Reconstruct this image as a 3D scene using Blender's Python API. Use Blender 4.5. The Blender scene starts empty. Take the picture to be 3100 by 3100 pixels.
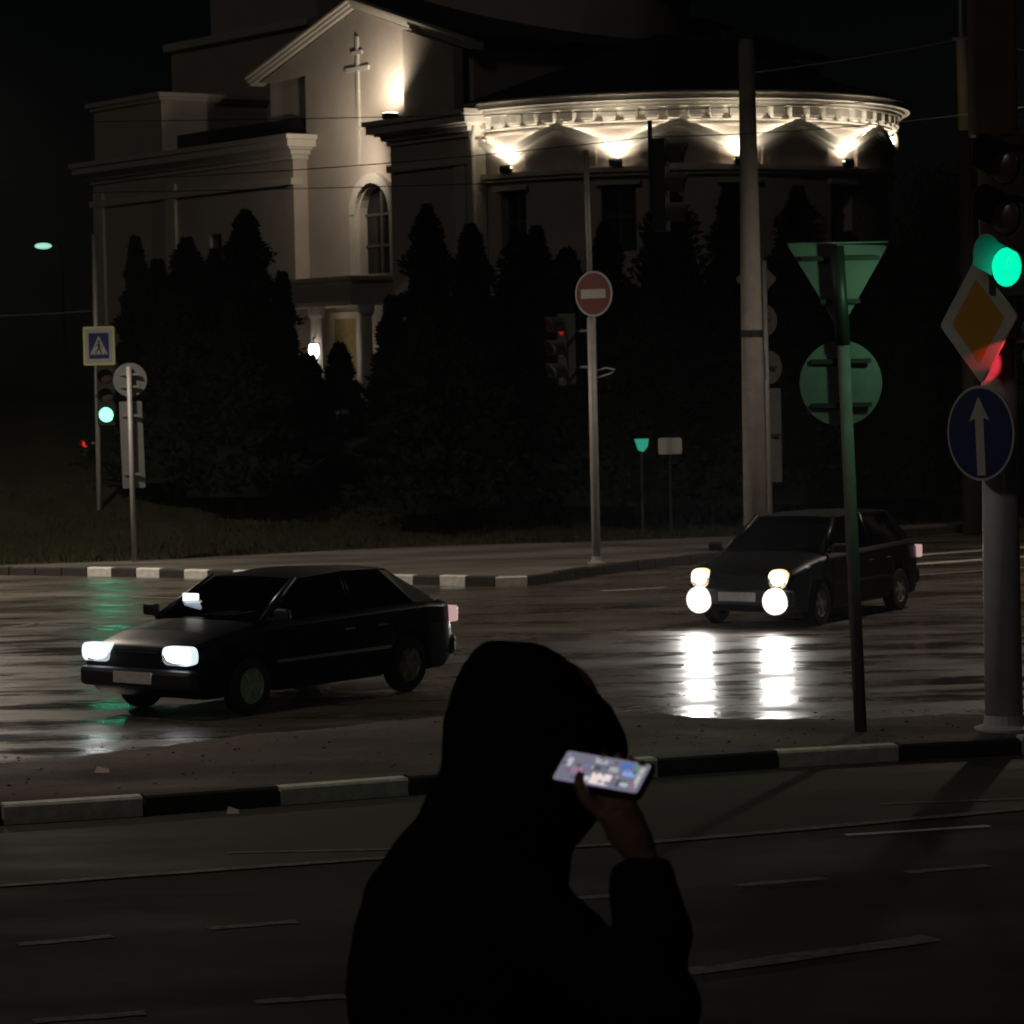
import bpy, math, random
import numpy as np
from mathutils import Vector, Matrix
random.seed(7)
rng = np.random.default_rng(7)
sc = bpy.context.scene
COL = sc.collection
R = math.radians

# ------------------------------------------------------------------ camera
F_PX, W_PX = 9000.0, 3100.0            # focal length and width in photo pixels
CAM_Z = 3.3
PITCH, ROLL = R(2.67), R(-1.2)
cd = bpy.data.cameras.new("camera")
cam = bpy.data.objects.new("camera", cd)
COL.objects.link(cam)
cd.sensor_width = 36.0
cd.lens = 36.0 * F_PX / W_PX
cd.clip_start = 0.1
cd.clip_end = 3000
cd.dof.use_dof = True
cd.dof.focus_distance = 13.0
cd.dof.aperture_fstop = 11.0
CR = Matrix.Rotation(R(90) - PITCH, 3, 'X') @ Matrix.Rotation(ROLL, 3, 'Z')
cam.matrix_world = Matrix.Translation((0, 0, CAM_Z)) @ CR.to_4x4()
sc.camera = cam

# ------------------------------------------------------------------ world, moon-weak sun, exposure
w = bpy.data.worlds.new("World")
sc.world = w
w.use_nodes = True
nt = w.node_tree
bg = nt.nodes["Background"]
sky = nt.nodes.new("ShaderNodeTexSky")
sky.sky_type = 'NISHITA'
sky.sun_disc = False
sky.sun_elevation = R(28)
sky.sun_rotation = R(205)
nt.links.new(sky.outputs[0], bg.inputs[0])
bg.inputs[1].default_value = 0.00015
sd = bpy.data.lights.new("sun", 'SUN')
sd.energy = 0.055
sd.angle = R(8)
sd.color = (1.0, 0.90, 0.80)
so = bpy.data.objects.new("sun", sd)
COL.objects.link(so)
so.rotation_euler = (R(62), 0, R(-25))
sc.view_settings.view_transform = 'Standard'
sc.view_settings.look = 'None'
sc.view_settings.exposure = 0.0
sc.view_settings.gamma = 1.0

sc.cycles.max_bounces = 5
sc.cycles.diffuse_bounces = 2
sc.cycles.glossy_bounces = 3
sc.cycles.transmission_bounces = 3
sc.cycles.volume_bounces = 0
sc.cycles.light_sampling_threshold = 0.03
sc.cycles.use_adaptive_sampling = True
sc.cycles.adaptive_threshold = 0.02

# ------------------------------------------------------------------ pixel -> world helpers
def ray(u, v):
    d = Vector(((u - 1550) / F_PX, -(v - 1550) / F_PX, -1.0))
    return CR @ d
def G(u, v, z=0.0):                      # point on the level z
    d = ray(u, v)
    k = (z - CAM_Z) / d.z
    return Vector((d.x * k, d.y * k, z))
def P(u, v, Y):                          # point at the depth Y
    d = ray(u, v)
    k = Y / d.y
    return Vector((d.x * k, Y, CAM_Z + d.z * k))

# ------------------------------------------------------------------ materials
MATS = {}
def mat(name, col, rough=0.6, metal=0.0, emit=None, es=0.0, noise=0.0, nscale=6.0, bump=0.0,
        bscale=40.0, coat=0.0, spec=0.5):
    if name in MATS: return MATS[name]
    m = bpy.data.materials.new(name)
    m.use_nodes = True
    t = m.node_tree
    b = t.nodes["Principled BSDF"]
    b.inputs["Base Color"].default_value = (*col, 1)
    b.inputs["Roughness"].default_value = rough
    b.inputs["Metallic"].default_value = metal
    b.inputs["Coat Weight"].default_value = coat
    b.inputs["Specular IOR Level"].default_value = spec
    if emit:
        b.inputs["Emission Color"].default_value = (*emit, 1)
        b.inputs["Emission Strength"].default_value = es
    tc = None
    if noise or bump:
        tc = t.nodes.new("ShaderNodeTexCoord")
    if noise:
        n = t.nodes.new("ShaderNodeTexNoise")
        n.inputs["Scale"].default_value = nscale
        n.inputs["Detail"].default_value = 6
        n.inputs["Roughness"].default_value = 0.65
        t.links.new(tc.outputs["Object"], n.inputs["Vector"])
        r = t.nodes.new("ShaderNodeMapRange")
        r.inputs[1].default_value = 0.25; r.inputs[2].default_value = 0.75
        r.inputs[3].default_value = 1 - noise; r.inputs[4].default_value = 1 + noise * 0.6
        t.links.new(n.outputs["Fac"], r.inputs[0])
        mx = t.nodes.new("ShaderNodeMix"); mx.data_type = 'RGBA'; mx.blend_type = 'MULTIPLY'
        mx.inputs["Factor"].default_value = 1
        mx.inputs[6].default_value = (*col, 1)
        t.links.new(r.outputs[0], mx.inputs[7])
        t.links.new(mx.outputs[2], b.inputs["Base Color"])
    if bump:
        n2 = t.nodes.new("ShaderNodeTexNoise")
        n2.inputs["Scale"].default_value = bscale
        n2.inputs["Detail"].default_value = 4
        t.links.new(tc.outputs["Object"], n2.inputs["Vector"])
        bp = t.nodes.new("ShaderNodeBump")
        bp.inputs["Strength"].default_value = bump
        bp.inputs["Distance"].default_value = 0.02
        t.links.new(n2.outputs["Fac"], bp.inputs["Height"])
        t.links.new(bp.outputs[0], b.inputs["Normal"])
    MATS[name] = m
    return m

def asphalt(name, col, dry, wet, wet_lo, wet_hi, pscale, bump=0.25, ripple=0.0, brown=None):
    """asphalt with wet films: roughness and tone follow one puddle pattern."""
    m = bpy.data.materials.new(name); m.use_nodes = True
    t = m.node_tree; b = t.nodes["Principled BSDF"]
    tc = t.nodes.new("ShaderNodeTexCoord")
    mp = t.nodes.new("ShaderNodeMapping")
    mp.inputs["Rotation"].default_value = (0, 0, R(-12))
    mp.inputs["Scale"].default_value = (0.45, 1.2, 1)
    t.links.new(tc.outputs["Object"], mp.inputs[0])
    n = t.nodes.new("ShaderNodeTexNoise")
    n.inputs["Scale"].default_value = pscale; n.inputs["Detail"].default_value = 7
    n.inputs["Roughness"].default_value = 0.6
    t.links.new(mp.outputs[0], n.inputs["Vector"])
    r = t.nodes.new("ShaderNodeMapRange"); r.clamp = True
    r.inputs[1].default_value = wet_lo; r.inputs[2].default_value = wet_hi
    r.inputs[3].default_value = wet; r.inputs[4].default_value = dry
    t.links.new(n.outputs["Fac"], r.inputs[0])
    t.links.new(r.outputs[0], b.inputs["Roughness"])
    # colour: patches, wheel-worn streaks, fine grain
    n2 = t.nodes.new("ShaderNodeTexNoise"); n2.inputs["Scale"].default_value = 55
    n2.inputs["Detail"].default_value = 3
    t.links.new(tc.outputs["Object"], n2.inputs["Vector"])
    n3 = t.nodes.new("ShaderNodeTexNoise"); n3.inputs["Scale"].default_value = 0.7
    n3.inputs["Detail"].default_value = 8
    t.links.new(mp.outputs[0], n3.inputs["Vector"])
    ad = t.nodes.new("ShaderNodeMath"); ad.operation = 'MULTIPLY_ADD'
    t.links.new(n2.outputs["Fac"], ad.inputs[0]); ad.inputs[1].default_value = 0.6
    t.links.new(n3.outputs["Fac"], ad.inputs[2])
    cr = t.nodes.new("ShaderNodeValToRGB")
    cr.color_ramp.elements[0].position = 0.64; cr.color_ramp.elements[1].position = 0.98
    lo = brown or tuple(c * 0.55 for c in col)
    cr.color_ramp.elements[0].color = (*lo, 1)
    cr.color_ramp.elements[1].color = (*[c * 1.5 for c in col], 1)
    t.links.new(ad.outputs[0], cr.inputs[0])
    t.links.new(cr.outputs[0], b.inputs["Base Color"])
    bp = t.nodes.new("ShaderNodeBump"); bp.inputs["Strength"].default_value = bump
    bp.inputs["Distance"].default_value = 0.006
    t.links.new(n2.outputs["Fac"], bp.inputs["Height"])
    last = bp
    if ripple:
        mp2 = t.nodes.new("ShaderNodeMapping")
        mp2.inputs["Rotation"].default_value = (0, 0, R(-10))
        mp2.inputs["Scale"].default_value = (0.55, 2.6, 1)
        t.links.new(tc.outputs["Object"], mp2.inputs[0])
        n4 = t.nodes.new("ShaderNodeTexNoise"); n4.inputs["Scale"].default_value = 1.5
        n4.inputs["Detail"].default_value = 5
        t.links.new(mp2.outputs[0], n4.inputs["Vector"])
        bp2 = t.nodes.new("ShaderNodeBump"); bp2.inputs["Strength"].default_value = ripple
        bp2.inputs["Distance"].default_value = 0.05
        t.links.new(n4.outputs["Fac"], bp2.inputs["Height"])
        t.links.new(bp.outputs[0], bp2.inputs["Normal"])
        last = bp2
    t.links.new(last.outputs[0], b.inputs["Normal"])
    return m

def glass_mat(name, tint, mixf=0.25):
    m = bpy.data.materials.new(name); m.use_nodes = True
    t = m.node_tree
    for n in list(t.nodes):
        if n.type != 'OUTPUT_MATERIAL': t.nodes.remove(n)
    out = [n for n in t.nodes if n.type == 'OUTPUT_MATERIAL'][0]
    tr = t.nodes.new("ShaderNodeBsdfTransparent"); tr.inputs[0].default_value = (*tint, 1)
    gl = t.nodes.new("ShaderNodeBsdfGlossy"); gl.inputs["Roughness"].default_value = 0.03
    gl.inputs[0].default_value = (0.8, 0.85, 0.9, 1)
    fr = t.nodes.new("ShaderNodeFresnel"); fr.inputs[0].default_value = 1.5
    mx = t.nodes.new("ShaderNodeMixShader")
    t.links.new(fr.outputs[0], mx.inputs[0])
    t.links.new(tr.outputs[0], mx.inputs[1]); t.links.new(gl.outputs[0], mx.inputs[2])
    t.links.new(mx.outputs[0], out.inputs[0])
    return m

# ------------------------------------------------------------------ mesh builder
class MB:
    def __init__(self): self.v = []; self.f = []
    def add(self, vs, fs, M=None):
        o = len(self.v)
        for p in vs:
            p = Vector(p)
            if M is not None: p = M @ p
            self.v.append(tuple(p))
        self.f += [tuple(o + i for i in f) for f in fs]
        return self
    def box(self, c, s, M=None):
        x, y, z = c; a, b, d = s[0] / 2, s[1] / 2, s[2] / 2
        vs = [(x + i * a, y + j * b, z + k * d) for k in (-1, 1) for j in (-1, 1) for i in (-1, 1)]
        fs = [(0, 2, 3, 1), (4, 5, 7, 6), (0, 1, 5, 4), (2, 6, 7, 3), (0, 4, 6, 2), (1, 3, 7, 5)]
        return self.add(vs, fs, M)
    def bbox(self, x0, x1, y0, y1, z0, z1, M=None):
        return self.box(((x0 + x1) / 2, (y0 + y1) / 2, (z0 + z1) / 2), (x1 - x0, y1 - y0, z1 - z0), M)
    def prism(self, poly, z0, z1, M=None):
        n = len(poly)
        a = sum(poly[i][0] * poly[(i + 1) % n][1] - poly[(i + 1) % n][0] * poly[i][1] for i in range(n))
        if a < 0: poly = poly[::-1]
        vs = [(p[0], p[1], z0) for p in poly] + [(p[0], p[1], z1) for p in poly]
        fs = [tuple(range(n - 1, -1, -1)), tuple(range(n, 2 * n))]
        fs += [(i, (i + 1) % n, n + (i + 1) % n, n + i) for i in range(n)]
        return self.add(vs, fs, M)
    def tube(self, pts, rad, n=8, cap=True):
        pts = [Vector(p) for p in pts]
        if not hasattr(rad, '__len__'): rad = [rad] * len(pts)
        rings = []
        up = None
        for i, p in enumerate(pts):
            d = (pts[min(i + 1, len(pts) - 1)] - pts[max(i - 1, 0)]).normalized()
            if up is None:
                up = Vector((0, 0, 1)) if abs(d.z) < 0.9 else Vector((1, 0, 0))
            a = d.cross(up).normalized(); b = a.cross(d).normalized(); up = b
            rings.append([p + (a * math.cos(2 * math.pi * k / n) + b * math.sin(2 * math.pi * k / n)) * rad[i] for k in range(n)])
        vs = [q for r in rings for q in r]
        fs = []
        for i in range(len(pts) - 1):
            for k in range(n):
                a, b = i * n + k, i * n + (k + 1) % n
                fs.append((a, b, b + n, a + n))
        if cap:
            fs.append(tuple(range(n - 1, -1, -1))); fs.append(tuple((len(pts) - 1) * n + k for k in range(n)))
        return self.add(vs, fs)
    def lathe(self, prof, n=16, M=None, cap=True):      # prof: (r, z)
        vs = [(r * math.cos(2 * math.pi * k / n), r * math.sin(2 * math.pi * k / n), z) for r, z in prof for k in range(n)]
        fs = []
        for i in range(len(prof) - 1):
            for k in range(n):
                a, b = i * n + k, i * n + (k + 1) % n
                fs.append((a, b, b + n, a + n))
        if cap:
            fs.append(tuple(range(n - 1, -1, -1))); fs.append(tuple((len(prof) - 1) * n + k for k in range(n)))
        return self.add(vs, fs, M)
    def loft(self, rings, cap=True):
        n = len(rings[0]); vs = [p for r in rings for p in r]; fs = []
        for i in range(len(rings) - 1):
            for k in range(n):
                a, b = i * n + k, i * n + (k + 1) % n
                fs.append((a, b, b + n, a + n))
        if cap:
            fs.append(tuple(range(n - 1, -1, -1))); fs.append(tuple((len(rings) - 1) * n + k for k in range(n)))
        return self.add(vs, fs)
    def sphere(self, c, r, M=None, nu=14, nv=9):
        if not hasattr(r, '__len__'): r = (r, r, r)
        vs = []; fs = []
        for i in range(nv + 1):
            th = math.pi * (i + 0.0) / nv
            th = min(max(th, 0.02), math.pi - 0.02)
            for k in range(nu):
                ph = 2 * math.pi * k / nu
                vs.append((c[0] + r[0] * math.sin(th) * math.cos(ph), c[1] + r[1] * math.sin(th) * math.sin(ph), c[2] - r[2] * math.cos(th)))
        for i in range(nv):
            for k in range(nu):
                a, b = i * nu + k, i * nu + (k + 1) % nu
                fs.append((a, b, b + nu, a + nu))
        fs.append(tuple(range(nu - 1, -1, -1))); fs.append(tuple(nv * nu + k for k in range(nu)))
        return self.add(vs, fs, M)
    def build(self, name, m, parent=None, smooth=False, bevel=0.0, kind=None, label=None, cat=None, group=None):
        me = bpy.data.meshes.new(name)
        me.from_pydata(self.v, [], self.f)
        me.update()
        if m: me.materials.append(m)
        if smooth:
            me.polygons.foreach_set("use_smooth", [True] * len(me.polygons))
        o = bpy.data.objects.new(name, me)
        COL.objects.link(o)
        if parent is not None: o.parent = parent
        if bevel:
            b = o.modifiers.new("bevel", 'BEVEL'); b.width = bevel; b.segments = 2; b.limit_method = 'ANGLE'
            b.angle_limit = R(40)
        if smooth == 'auto':
            me.set_sharp_from_angle(angle=R(38))
        tag(o, label, cat, group, kind)
        return o

def tag(o, label=None, cat=None, group=None, kind=None):
    if label: o["label"] = label
    if cat: o["category"] = cat
    if group: o["group"] = group
    if kind: o["kind"] = kind
    return o
def thing(name, loc, rz=0.0, label=None, cat=None, group=None):
    o = bpy.data.objects.new(name, None); COL.objects.link(o)
    o.empty_display_size = 0.2
    o.location = loc; o.rotation_euler = (0, 0, rz)
    return tag(o, label, cat, group)
def light(name, typ, loc, energy, col, parent=None, direction=None, size=0.05, cone=None, blend=0.5):
    l = bpy.data.lights.new(name, typ); l.energy = energy; l.color = col
    if typ in ('POINT', 'SPOT'): l.shadow_soft_size = size
    if typ == 'SPOT':
        l.spot_size = cone; l.spot_blend = blend
    o = bpy.data.objects.new(name, l); COL.objects.link(o)
    o.location = loc
    if direction is not None:
        o.rotation_mode = 'QUATERNION'
        o.rotation_quaternion = Vector(direction).to_track_quat('-Z', 'Y')
    if parent is not None: o.parent = parent
    return o

# ------------------------------------------------------------------ shared materials
M_road = asphalt("wet_asphalt", (0.088, 0.074, 0.062), 0.60, 0.10, 0.36, 0.64, 1.1, 0.35, 0.30)
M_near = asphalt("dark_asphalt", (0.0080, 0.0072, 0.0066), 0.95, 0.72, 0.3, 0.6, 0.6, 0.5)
M_margin = asphalt("dusty_asphalt", (0.046, 0.040, 0.035), 0.9, 0.6, 0.3, 0.6, 0.7, 0.5, 0, (0.026, 0.021, 0.018))
M_median = asphalt("median_soil", (0.092, 0.064, 0.049), 0.95, 0.7, 0.3, 0.5, 1.2, 0.9, 0.25, (0.028, 0.020, 0.016))
M_pave = asphalt("pavement_dust", (0.12, 0.105, 0.09), 0.9, 0.6, 0.3, 0.6, 0.8, 0.5, 0, (0.05, 0.043, 0.036))
M_kwhite = mat("kerb_white_paint", (0.72, 0.70, 0.65), 0.8, noise=0.35, nscale=9, bump=0.5, bscale=25)
M_kdark = mat("kerb_bare_stone", (0.035, 0.031, 0.028), 0.85, noise=0.4, nscale=7, bump=0.5, bscale=25)
M_line = mat("worn_line_paint", (0.19, 0.18, 0.165), 0.85, noise=0.9, nscale=11)
M_line_b = mat("line_paint", (0.55, 0.53, 0.48), 0.8, noise=0.5, nscale=5)
M_grass = mat("grass", (0.030, 0.029, 0.012), 0.9, noise=0.5, nscale=1.5, spec=0.2)
M_soil = mat("grass_ground", (0.030, 0.030, 0.015), 0.95, noise=0.5, nscale=0.8, bump=0.8, bscale=6, spec=0.1)
M_steel = mat("galvanised_steel", (0.36, 0.35, 0.34), 0.55, 0.3, noise=0.25, nscale=5)
M_signback = mat("sign_back_alloy", (0.13, 0.13, 0.126), 0.6, 0.1, noise=0.2, nscale=6)
M_conc = mat("pole_concrete", (0.30, 0.27, 0.235), 0.85, noise=0.3, nscale=4, bump=0.3, bscale=20)
M_blk = mat("black_plastic", (0.004, 0.004, 0.004), 0.6)
M_darkmetal = mat("dark_bracket", (0.03, 0.03, 0.03), 0.5, 0.4)
M_swhite = mat("sign_white", (0.42, 0.42, 0.40), 0.5, noise=0.12, nscale=8)
M_sblue = mat("sign_blue", (0.006, 0.013, 0.10), 0.45)
M_sred = mat("sign_red", (0.13, 0.008, 0.006), 0.45)
M_syel = mat("sign_yellow", (0.40, 0.20, 0.008), 0.45)
M_sborder = mat("sign_fluorescent_border", (0.62, 0.66, 0.22), 0.5)
M_sblack = mat("sign_black", (0.01, 0.01, 0.01), 0.5)
M_wire = mat("wire", (0.02, 0.02, 0.02), 0.6)
M_lenshi = mat("unlit_lens", (0.05, 0.045, 0.045), 0.25)

# ================================================================== GROUND
# edge of the far pavement towards the grass, and of the far kerb (u, v in photo pixels)
back_px = [(-400, 1722), (0, 1712), (600, 1690), (1200, 1656), (1800, 1640), (2250, 1622), (2700, 1592), (3100, 1566), (3500, 1545)]
back = [G(u, v, 0.12) for u, v in back_px]
back = [Vector((back[0].x - 60, back[0].y + 6, 0.12))] + back + [Vector((back[-1].x + 60, back[-1].y + 40, 0.12))]
bxs = np.array([p.x for p in back]); bys = np.array([p.y for p in back])
def back_y(x): return np.interp(x, bxs, bys)
def terrain_z(x, y):
    d = y - back_y(x)
    k = np.clip((d - 3.0) / 15.0, 0, 1)
    z = 2.5 * (k * k * (3 - 2 * k))
    z = np.where(d < -0.25, -0.12, 0.10 + z)
    return z
xs = np.unique(np.concatenate([np.linspace(-700, -40, 12), np.linspace(-40, 40, 81), np.linspace(40, 700, 12)]))
ys = np.unique(np.concatenate([np.linspace(-200, 0, 5), np.linspace(0, 48, 25), np.linspace(48, 90, 127), np.linspace(90, 160, 20), np.linspace(160, 1500, 10)]))
X, Y = np.meshgrid(xs, ys)
Z = terrain_z(X, Y)
Z = Z + np.where(Y > back_y(X) + 1, 0.04 * np.sin(X * 1.7 + 0.6 * np.sin(Y)) * np.sin(Y * 1.3), 0)
nx, ny = len(xs), len(ys)
mb = MB()
mb.v = [tuple(p) for p in np.stack([X.ravel(), Y.ravel(), Z.ravel()], 1).tolist()]
mb.f = [(j * nx + i, j * nx + i + 1, (j + 1) * nx + i + 1, (j + 1) * nx + i) for j in range(ny - 1) for i in range(nx - 1)]
mb.build("ground", M_soil, smooth=True, kind="structure", label="dark grassy ground rising to the church hill")
def tz(x, y): return float(terrain_z(np.array(x), np.array(y)))

def resample(pts, step):
    pts = [Vector(p) for p in pts]; out = [pts[0].copy()]; acc = 0.0
    for a, b in zip(pts, pts[1:]):
        L = (b - a).length; d = step - acc
        while d <= L:
            out.append(a.lerp(b, d / L)); d += step
        acc = (acc + L) % step if L else acc
    return out
def catmull(pts, n=8):
    out = []
    pts = [pts[0]] + list(pts) + [pts[-1]]
    for i in range(1, len(pts) - 2):
        p0, p1, p2, p3 = pts[i - 1:i + 3]
        for k in range(n):
            t = k / n
            out.append(0.5 * ((2 * p1) + (p2 - p0) * t + (2 * p0 - 5 * p1 + 4 * p2 - p3) * t * t + (3 * p1 - p0 - 3 * p2 + p3) * t ** 3))
    out.append(pts[-2]); return out

# kerb lines
far_px = [(-350, 1738), (0, 1742), (300, 1745), (700, 1755), (1200, 1768), (1480, 1776), (1610, 1772), (1720, 1756), (1850, 1736), (2050, 1712), (2300, 1684), (2700, 1632), (3100, 1598), (3500, 1570)]
far_line = catmull([G(u, v) for u, v in far_px])
near_px = [(-700, 2552), (0, 2500), (430, 2472), (850, 2440), (1250, 2408), (2000, 2352), (2390, 2324), (2760, 2303), (3100, 2287), (3700, 2262)]
near_line = [G(u, v) for u, v in near_px]
medfar_px = [(-700, 2372), (0, 2318), (400, 2278), (860, 2222), (1400, 2166), (1800, 2160), (2100, 2178), (2560, 2190), (3100, 2176), (3700, 2160)]
medfar_line = catmull([G(u, v) for u, v in medfar_px], 5)
L1_px = [(-700, 2735), (0, 2684), (1130, 2602), (2020, 2549), (3100, 2452), (3700, 2405)]
L1 = [G(u, v) for u, v in L1_px]
near_edge = [Vector((-60, 9.2, 0)), Vector((-14, 9.6, 0)), Vector((-6, 11.4, 0)), Vector((-1, 12.4, 0)), Vector((1.0, 13.0, 0)), Vector((2.2, 13.5, 0)), Vector((3.2, 14.0, 0)), Vector((8, 17.4, 0)), Vector((60, 44, 0))]

def strip(name, a, b, z, m, kind="structure", label=None):
    """sheet between two lines (any point counts), resampled by fraction."""
    def fr(line, n):
        L = [0.0]
        for p, q in zip(line, line[1:]): L.append(L[-1] + (q - p).length)
        out = []
        for k in range(n + 1):
            s = L[-1] * k / n
            i = max(j for j in range(len(L)) if L[j] <= s + 1e-9); i = min(i, len(line) - 2)
            t = (s - L[i]) / max(L[i + 1] - L[i], 1e-9)
            out.append(line[i].lerp(line[i + 1], t))
        return out
    n = 80
    A, B = fr(a, n), fr(b, n)
    mb = MB()
    mb.v = [(p.x, p.y, z) for p in A] + [(p.x, p.y, z) for p in B]
    mb.f = [(i, i + 1, n + 2 + i, n + 1 + i) for i in range(n)]
    return mb.build(name, m, kind=kind, label=label)
def ext(line, dx, dyl=0, dyr=0):
    return [Vector((line[0].x - dx, line[0].y + dyl, line[0].z))] + list(line) + [Vector((line[-1].x + dx, line[-1].y + dyr, line[-1].z))]

mf = ext(medfar_line, 50, -6, 18)
fl = ext(far_line, 50, 5, 34)
strip("main_road", [p + Vector((0, -0.5, 0)) for p in mf], [p + Vector((0, 0.12, 0)) for p in fl], 0.0, M_road, label="wet asphalt carriageway carrying the two cars")
nl = ext(near_line, 50, -8, 18)
strip("road_margin", ext(L1, 50, -8, 18), [p + Vector((0, 0.1, 0)) for p in nl], 0.004, M_margin, label="dusty brown strip of road below the median kerb")
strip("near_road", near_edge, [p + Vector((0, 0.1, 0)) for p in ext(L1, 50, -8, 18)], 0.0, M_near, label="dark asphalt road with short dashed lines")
# median top and far pavement slabs
def median():
    A = resample([p + Vector((0, .15, 0)) for p in nl], .12)
    mfx = np.array([p.x for p in mf]); mfy = np.array([p.y for p in mf])
    b = MB(); rows_ = 7; n = len(A)
    for i, p in enumerate(A):
        jag = .10 * math.sin(p.x * 2.3) + .07 * math.sin(p.x * 5.1 + 1) + random.uniform(-.05, .05)
        yb = float(np.interp(p.x, mfx, mfy)) + jag
        for k in range(rows_):
            t = k / (rows_ - 1)
            z = .13 + (.012 * math.sin(p.x * 3 + k * 2.1) + random.uniform(-.008, .008)) * (1 if 0 < k < rows_ - 1 else 0)
            z -= .105 * max(0, (t - .66) / .34) ** 1.3
            if k == rows_ - 1: z = -.02
            b.v.append((p.x, p.y + (yb - p.y) * t ** .8, z))
    for i in range(n - 1):
        for k in range(rows_ - 1):
            q = i * rows_ + k; b.f.append((q, q + rows_, q + rows_ + 1, q + 1))
    return b.build("median_strip", M_median, None, True, kind="structure", label="muddy brown median strip between two carriageways")
med = median()
pav = strip("far_pavement", [p + Vector((0, 0.14, 0)) for p in fl], ext([Vector((p.x, p.y, 0)) for p in back[1:-1]], 50, 6, 34), 0.12, M_pave, label="dusty far pavement in front of the church lawn")
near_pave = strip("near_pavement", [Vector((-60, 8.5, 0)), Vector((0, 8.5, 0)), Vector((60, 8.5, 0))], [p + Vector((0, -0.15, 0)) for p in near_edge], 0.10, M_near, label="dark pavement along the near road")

# kerb stones, each one a piece of its kerb
def kerb(name, line, step, h, thick, inward, label, start_white=0, white_until=None, ztop=None, mats=(M_kwhite, M_kdark), split=None):
    root = thing(name, line[0], 0, label); root["kind"] = "structure"
    pts = resample(line, step)
    me_cache = {}
    for i in range(len(pts) - 1):
        a, b = pts[i], pts[i + 1]
        d = (b - a); L = d.length
        ang = math.atan2(d.y, d.x)
        white = (i % 2 == start_white) and (white_until is None or white_until[0] <= b.x <= white_until[1])
        key = white
        if key not in me_cache:
            mb = MB(); g = 0.012
            e = 0.018
            prof = [(0, -0.08), (0, h - e), (e, h), (thick, h), (thick, -0.08)]
            vs = [(x, y, z) for x in (g, step - g) for y, z in prof]
            n = 5
            fs = [tuple(range(n)), tuple(range(2 * n - 1, n - 1, -1))] + [(k, n + k, n + (k + 1) % n, (k + 1) % n) for k in range(n)]
            mb.add(vs, fs)
            o = mb.build("kerb_stone", mats[0] if white else mats[1], root)
            me_cache[key] = o.data
        else:
            o = bpy.data.objects.new("kerb_stone", me_cache[key]); COL.objects.link(o); o.parent = root
        o.location = a - line[0] + Vector((0, random.uniform(-.014, .014), random.uniform(-.016, .008)))
        o.rotation_euler = (0, 0, ang + random.uniform(-.006, .006))
    return root
def kerb_start(line, p, step, back):
    # the same line, starting a whole number of stones before the point p
    L = resample(line, 0.02); i = min(range(len(L)), key=lambda k: (L[k] - p).length)
    return L[max(0, i - int(round(step * back / 0.02))):]
st_n = (G(850, 2440) - G(10, 2499)).length / 2
st_f = (G(1500, 1776) - G(262, 1744.5)).length / 16
kerb("near_kerb", kerb_start(near_line, G(10, 2499), st_n, 1), st_n, 0.15, 0.16, 1, "black and white painted kerb along the muddy median", 1)
# start the far kerb so that white stones fall as in the photo
kerb("far_kerb", kerb_start(far_line, G(262, 1744.5), st_f, 6), st_f, 0.155, 0.15, 1, "far kerb with short white painted stones below the church lawn", 0, (G(210, 1745).x, G(1640, 1772).x))
kerb("near_pavement_kerb", near_edge[1:-1], 1.0, 0.13, 0.15, 1, "plain kerb along the near pavement", 5, None, None, (M_kdark, M_kdark))

# painted lines (thin sheets on the road)
roads = {o.name: o for o in COL.objects}
def sheet(name, pts_a, pts_b, z, m, parent):
    mb = MB(); n = len(pts_a)
    mb.v = [(p.x, p.y, z) for p in pts_a] + [(p.x, p.y, z) for p in pts_b]
    mb.f = [(i, i + 1, n + i + 1, n + i) for i in range(n - 1)]
    return mb.build(name, m, parent)
def stroke(name, pa, pb, wd, z, m, parent):
    d = (pb - pa).normalized(); s = Vector((-d.y, d.x, 0)) * wd / 2
    n = 6
    A = [pa.lerp(pb, k / n) - s * (1 + random.uniform(-.25, .25)) for k in range(n + 1)]
    B = [pa.lerp(pb, k / n) + s * (1 + random.uniform(-.25, .25)) for k in range(n + 1)]
    return sheet(name, A, B, z, m, parent)
NR, MR = roads["near_road"], roads["main_road"]
dash1 = [(-520, 2905, -240, 2882), (55, 2862, 342, 2836), (630, 2813, 897, 2791), (1165, 2768, 1430, 2746), (1700, 2725, 1968, 2704), (2232, 2683, 2500, 2660), (2742, 2643, 2992, 2622), (3230, 2602, 3480, 2582)]
dash2 = [(100, 3094, 440, 3068), (775, 3037, 1047, 3018), (1370, 2990, 1640, 2968)]
for q in dash1 + dash2:
    stroke("lane_dash", G(q[0], q[1]), G(q[2], q[3]), 0.11, 0.006, M_line, NR)
for a, b in zip(L1, L1[1:]):
    stroke("edge_line", a, b, 0.11, 0.009, M_line, roads["road_margin"])
stroke("edge_line", G(690, 2585), G(1500, 2566), 0.07, 0.009, M_line, roads["road_margin"])
stroke("edge_line", G(2660, 2437), G(3300, 2413), 0.08, 0.009, M_line, roads["road_margin"])
stroke("edge_line", G(2560, 2530), G(2995, 2502), 0.09, 0.006, M_line_b, NR)
stroke("edge_line", G(2080, 2946), G(2830, 2842), 0.2, 0.006, M_line, NR)
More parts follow.
